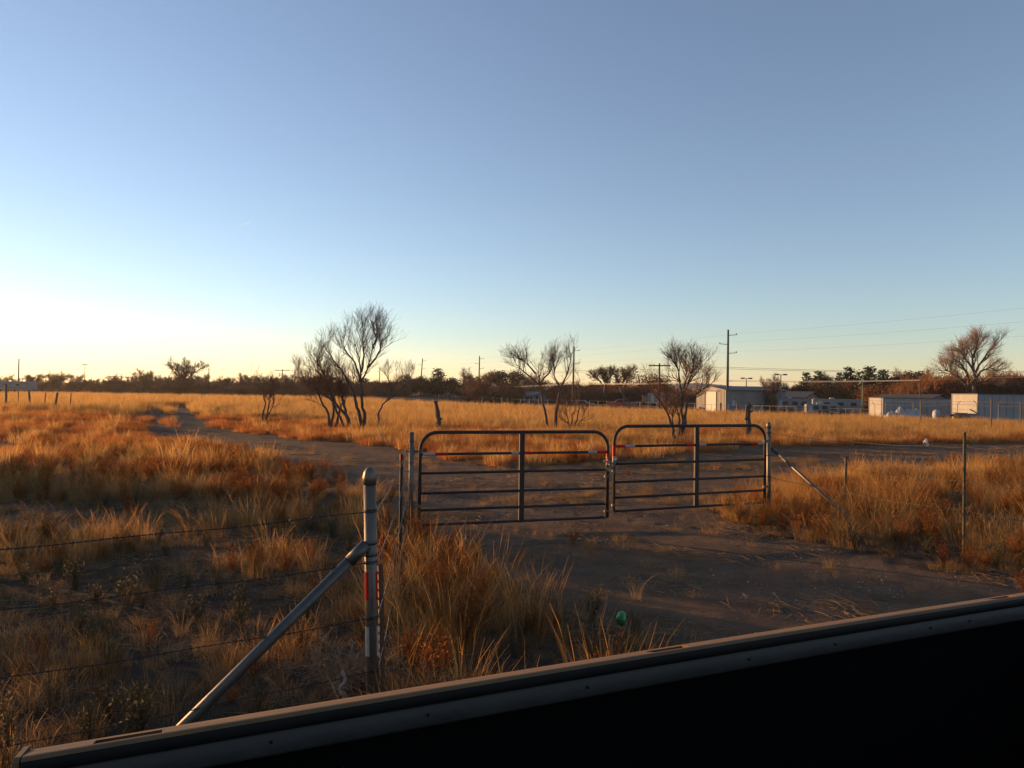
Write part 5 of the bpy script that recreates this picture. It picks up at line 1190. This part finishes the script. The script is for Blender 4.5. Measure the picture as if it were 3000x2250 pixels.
# ------------------------------------------------------------------ barbed wires
def barbed(label, P, mat, group, wraps=(), sag=.02, pitch=.03, rad=.0016, barb=.12, seed=0, every=1):
    """two twisted strands with four-point barbs, wound round the posts"""
    r = random.Random(seed); mb = MB(); path = []
    for a, b in zip(P[:-1], P[1:]):
        L_ = (b - a).length; n = max(4, int(L_ / (pitch / 3)))
        for i in range(n):
            t = i / n; path.append(a.lerp(b, t) - Vector((0, 0, 4 * sag * t * (1 - t) * min(1, L_ / 3))) + Vector((0, 0, .004 * math.sin(i * .07 + seed))))
    path.append(P[-1]); off = .0019
    for ph in (0, math.pi):
        Q = []
        for i, p in enumerate(path):
            a = i * 2 * math.pi / 6 + ph; Q.append(p + Vector((.3 * math.cos(a), .3 * math.cos(a), math.sin(a))) * off)
        mb.tube(Q, rad, 4, False)
    acc = 0; nxt = .06
    for i in range(1, len(path)):
        acc += (path[i] - path[i - 1]).length
        if acc > nxt:
            nxt += barb * r.uniform(.9, 1.1); d = (path[i] - path[i - 1]).normalized(); a1_ = d.orthogonal().normalized(); a2_ = d.cross(a1_); th = r.uniform(0, 3)
            for k in range(2):
                v = a1_ * math.cos(th + k * 1.6) + a2_ * math.sin(th + k * 1.6); mb.tube([path[i] - v * .014 + d * .004, path[i] + v * .014 - d * .004], .0012, 3, False)
            mb.tube([path[i] - d * .006, path[i] + d * .006], .0042, 5, False)
    for c, rr in wraps:
        mb.tube([c + Vector((math.cos(a) * (rr + .003), math.sin(a) * (rr + .003), .006 * a / 6.28 * 2.2 - .006)) for a in np.linspace(0, 4 * math.pi, 33)], .0021, 4, False)
        mb.tube([c + Vector((math.cos(a) * (rr + .005), math.sin(a) * (rr + .005), .012 - .004 * math.sin(a * 2))) for a in np.linspace(0, 2 * math.pi, 21)], .0021, 4, False)
    return single("barbed_wire", mb, mat, label, "barbed wire", group)
names = ("top", "second", "third", "lowest")
for i, (py, pyl) in enumerate(((1500, 1606), (1650, 1784), (1812, 1986), (1966, 2190))):
    c = cpz(zp(py)); e = pt(-160, pyl + (pyl - py) * .15, 3.08)
    barbed(names[i] + " barbed wire running left from the corner post", [c + WL * .036, e], 'wire', "barbed wires left of the corner post", [(c, .036)], .015, seed=i)
    hz = (1.306, 1.01, .70, .40)[i]; g = on_post(gp_f, gp_h, max(.3, hz - .02)); tm = Vector((tpA_f.x + (tpA.x - tpA_f.x), tpA_f.y, min(hz - .01, tpA.z - .05)))
    barbed(names[i] + " barbed wire from the corner post back to the left gate post", [c + Vector((.03, .02, 0)), tm + Vector((.02, 0, 0)), g], 'wire_new', "barbed wires behind the corner post", [(g, .034)], .035, rad=.0021, seed=10 + i)
for i, (z0, z1) in enumerate(((1.36, 1.38), (.98, .95), (.62, .58))):
    c = on_post(rp_f, rp_h, z0); m_ = Vector((tpC.x, tpC.y - .02, z1)); e = m_ + (m_ - c) * .35; e.z = z1
    barbed(("top", "middle", "lowest")[i] + " barbed wire from the right gate post to the studded T-post", [c + Vector((.036, 0, 0)), m_, e], 'wire', "barbed wires right of the gate", [(c, .036)], .05, rad=.002, seed=20 + i)

# ------------------------------------------------------------------ small things near the posts
def tumbleweed():
    g = gnd(1010, 2010); r = random.Random(9); S = []
    for i in range(26):
        a = r.uniform(0, 6.28); q = Vector((math.cos(a), math.sin(a), r.uniform(.25, 1.3))).normalized() * r.uniform(.22, .42)
        S.append(([g + Vector((r.gauss(0, .05), r.gauss(0, .05), .02)), g + q * .5 + Vector((0, 0, .05)), g + q * .9, g + q * 1.15 + Vector((r.gauss(0, .05), r.gauss(0, .05), -.04))], .0042, .0026))
    lv = grow(S, r, 2, (8, 5), (.45, .5), (.0028, .0020, .0016), .05, .32, .15, 1.3)
    single("tumbleweed", tubes(lv, 3), 'tumble', "pale dry tumbleweed caught at the foot of the corner post", "tumbleweed")
    g2 = gnd(1150, 2050); S = []
    for i in range(12):
        a = r.uniform(-.8, .8); q = Vector((math.cos(a), math.sin(a), r.uniform(.1, .6))).normalized() * r.uniform(.25, .5)
        S.append(([g2, g2 + q * .5, g2 + q], .003, .0016))
    lv = grow(S, r, 2, (6, 4), (.45, .5), (.002, .0015, .0012), .05, .32, .15, 1.3)
    single("tumbleweed", tubes(lv, 3), 'tumble', "sprawling pale dry weed right of the corner post's foot", "tumbleweed")
tumbleweed()
def rag():
    a = pt(1003, 1962, 3.85); r = random.Random(4); P = [a + Vector((r.gauss(0, .008) + .02 * math.sin(k * .9) * .4, r.gauss(0, .008), -.26 * k / 12)) for k in range(13)]
    mb = MB().tube(P, [.005 + .006 * abs(math.sin(k * 1.3)) for k in range(13)], 6)
    for k in range(9): q = P[9 + k % 4]; mb.tube([q, q + Vector((r.gauss(0, .02), r.gauss(0, .02), -.03 - r.random() * .03))], .0025, 4)
    single("twisted_rag", mb, 'rag', "twisted white frayed strip left of the corner post's foot", "rag")
rag()
def bottle():
    g = gnd(1820, 1828); mb = MB(); c = g + Vector((0, 0, .05)); ax = Vector((.25, .90, .30)).normalized(); pr = [(.0, -.10), (.04, -.10), (.052, -.085), (.055, -.05), (.054, .05), (.045, .08), (.022, .11), (.016, .14), (.017, .15), (.0, .15)]
    q = ax.to_track_quat('Z', 'Y').to_matrix(); m2 = MB().lathe((0, 0, 0), [(max(.001, a * .8), b * .62) for a, b in pr], 16); m2.v = [tuple(c + q @ Vector(v)) for v in m2.v]
    single("green_bottle", m2, 'bottle', "bright green plastic bottle lying in the grass by the driveway", "bottle", None, True)
bottle()

# ------------------------------------------------------------------ the pickup bed the photograph is taken over
def truck():
    zt = 1.45; e0 = plane_pt(60, 2226, zt); e1 = plane_pt(3000, 1752, zt); u = Vector((e1.x - e0.x, e1.y - e0.y, 0)).normalized(); n = Vector((-u.y, u.x, 0))
    L_ = 2.75; W = 1.62; t = Thing("pickup_truck", (e0.x, e0.y, tz(e0.x, e0.y)), "dark pickup bed with a dusty tan side rail across the foreground", "pickup truck")
    o = Vector((e0.x, e0.y, 0))
    def P(s, q, z): return o + u * s + n * q + Vector((0, 0, z))
    def sweep(prof, s0, s1, bow=.006, sgn=1, base=0.0, k=24):
        mb = MB(); V = []; m = len(prof)
        for i in range(k + 1):
            s = s0 + (s1 - s0) * i / k; bz = bow * (1 - (2 * (s / L_) - 1) ** 2)
            for q, z in prof: V.append(P(s, base + sgn * q, z + bz))
        F = [(i * m + j, i * m + j + 1, (i + 1) * m + j + 1, (i + 1) * m + j) for i in range(k) for j in range(m - 1)]
        return mb.add(V, F)
    pk = [(.09, .185), (1.12, 1.215), (2.24, 2.335)]                # stake pocket openings along the rail
    for sgn, base, main in ((1, 0.0, True), (-1, -W, False)):
        top = []
        cap = [(.000, zt - .004), (.004, zt - .001), (.010, zt)]
        q_in, q_out = .018, .052; zs_ = lambda q: zt - max(0, q - .010) * .30
        full = cap + [(q_in, zs_(q_in)), (q_out, zs_(q_out)), (.074, zs_(.074)), (.082, zs_(.074) - .006), (.086, zs_(.074) - .02)]
        rail = MB(); edges = [0.0] + [v for p_ in pk for v in p_] + [L_]
        for i in range(len(edges) - 1):
            hole = i % 2 == 1
            if not hole: seg_ = [full]
            else: seg_ = [full[:4], full[4:]]
            for pr in seg_:
                m_ = sweep(pr, edges[i], edges[i + 1], .006, sgn, base, 10); rail.add(m_.v, m_.f)
        rl = t.part("bed_rail", rail, 'rail_top', True)
        for a, b in pk:
            pw = MB(); za, zb = zs_(q_in), zs_(q_out); dp = .05; bz = .006 * (1 - (2 * ((a + b) / 2 / L_) - 1) ** 2)
            c = [(a, q_in, za), (b, q_in, za), (b, q_out, zb), (a, q_out, zb)]
            V = [P(s, base + sgn * q, z + bz) for s, q, z in c] + [P(s, base + sgn * q, z + bz - dp) for s, q, z in c]
            pw.add(V, [(0, 1, 5, 4), (1, 2, 6, 5), (2, 3, 7, 6), (3, 0, 4, 7), (4, 5, 6, 7)]); t.part("stake_pocket", pw, 'rail_top', parent=rl)
        t.part("rail_lip", sweep([(.000, zt - .004), (-.0025, zt - .008), (-.0035, zt - .018), (-.001, zt - .0235), (.006, zt - .0255)], 0, L_, .006, sgn, base), 'rail_lip', True)
        t.part("inner_flange", sweep([(.0055, zt - .025), (.0015, zt - .028), (.001, zt - .060), (.004, zt - .065), (.014, zt - .067)], .012, L_, .006, sgn, base), 'rail_in', True)
        t.part("inner_wall", sweep([(.012, zt - .066), (.055, zt - .075), (.06, zt - .30), (.05, .93)], .03, L_, .006, sgn, base), 'liner')
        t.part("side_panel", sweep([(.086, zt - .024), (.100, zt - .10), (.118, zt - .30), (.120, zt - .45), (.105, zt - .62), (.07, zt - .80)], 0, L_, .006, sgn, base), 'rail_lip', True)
        c = [P(-.004, base + sgn * q, z) for q, z in ((.0, zt - .004), (.010, zt), (.074, zt - .013), (.086, zt - .036), (.118, zt - .30), (.105, zt - .62), (.04, zt - .62), (.04, zt - .06), (.003, zt - .06))]
        t.part("end_cap", MB().prism(c, u * -.006, u * .002), 'rail_top')
    fl = MB(); V = [P(0, .05, .93), P(L_, .05, .93), P(L_, -W - .05, .93), P(0, -W - .05, .93)]; fl.prism(V, (0, 0, -.02), (0, 0, 0)); t.part("bed_floor", fl, 'liner')
    rb = MB()
    for i in range(12): q = -.10 - (W - .2) * i / 11; rb.box(P(L_ / 2, q, .936), (L_ - .1, .05, .012), math.atan2(u.y, u.x))
    t.part("floor_rib", rb, 'liner')['kind'] = 'stuff'
    t.part("front_panel", MB().box(P(L_ + .03, -W / 2, 1.17), (.05, W + .16, .56), math.atan2(u.y, u.x)), 'liner')
    t.part("tailgate", MB().box(P(-.04, -W / 2, 1.16), (.06, W - .06, .52), math.atan2(u.y, u.x)), 'liner')
    # rivets and scuffs that stand on the inner flange
    for s in (.35, .62, .95, 1.36, 1.62, 1.95, 2.1): t.part("rivet", MB().tube([P(s, .002, zt - .038), P(s, -.0015, zt - .038)], .0028, 8), 'rail_lip')
truck()

# ------------------------------------------------------------------ contrail, far up
ca = pt(703, 663, 5200.0); cb = pt(733, 651, 5600.0)
cmb = MB().tube([ca.lerp(cb, t) for t in np.linspace(0, 1, 9)], [2.0, 3.2, 3.6, 3.8, 4.0, 4.2, 4.2, 3.6, 2.0], 8)
single("contrail", cmb, 'contrail', "short white aircraft contrail high in the left sky", "contrail", None, True)

# ------------------------------------------------------------------ thin haze added over the whole place, standing in for lens flare
hz = MB().box((0, 0, 14.5), (6200, 6200, 39)); 
hm = bpy.data.materials.new("added_flare_haze"); hm.use_nodes = True; hn = hm.node_tree; hn.nodes.remove(hn.nodes["Principled BSDF"])
pv = hn.nodes.new("ShaderNodeVolumePrincipled"); pv.inputs["Color"].default_value = (0.92, 0.90, 0.88, 1); pv.inputs["Density"].default_value = 0.00015; pv.inputs["Anisotropy"].default_value = 0.45
hn.links.new(pv.outputs[0], hn.nodes["Material Output"].inputs["Volume"])
single("haze", hz, hm, "thin haze added over the fields to lift the far dark trees", None, None, False, "stuff")
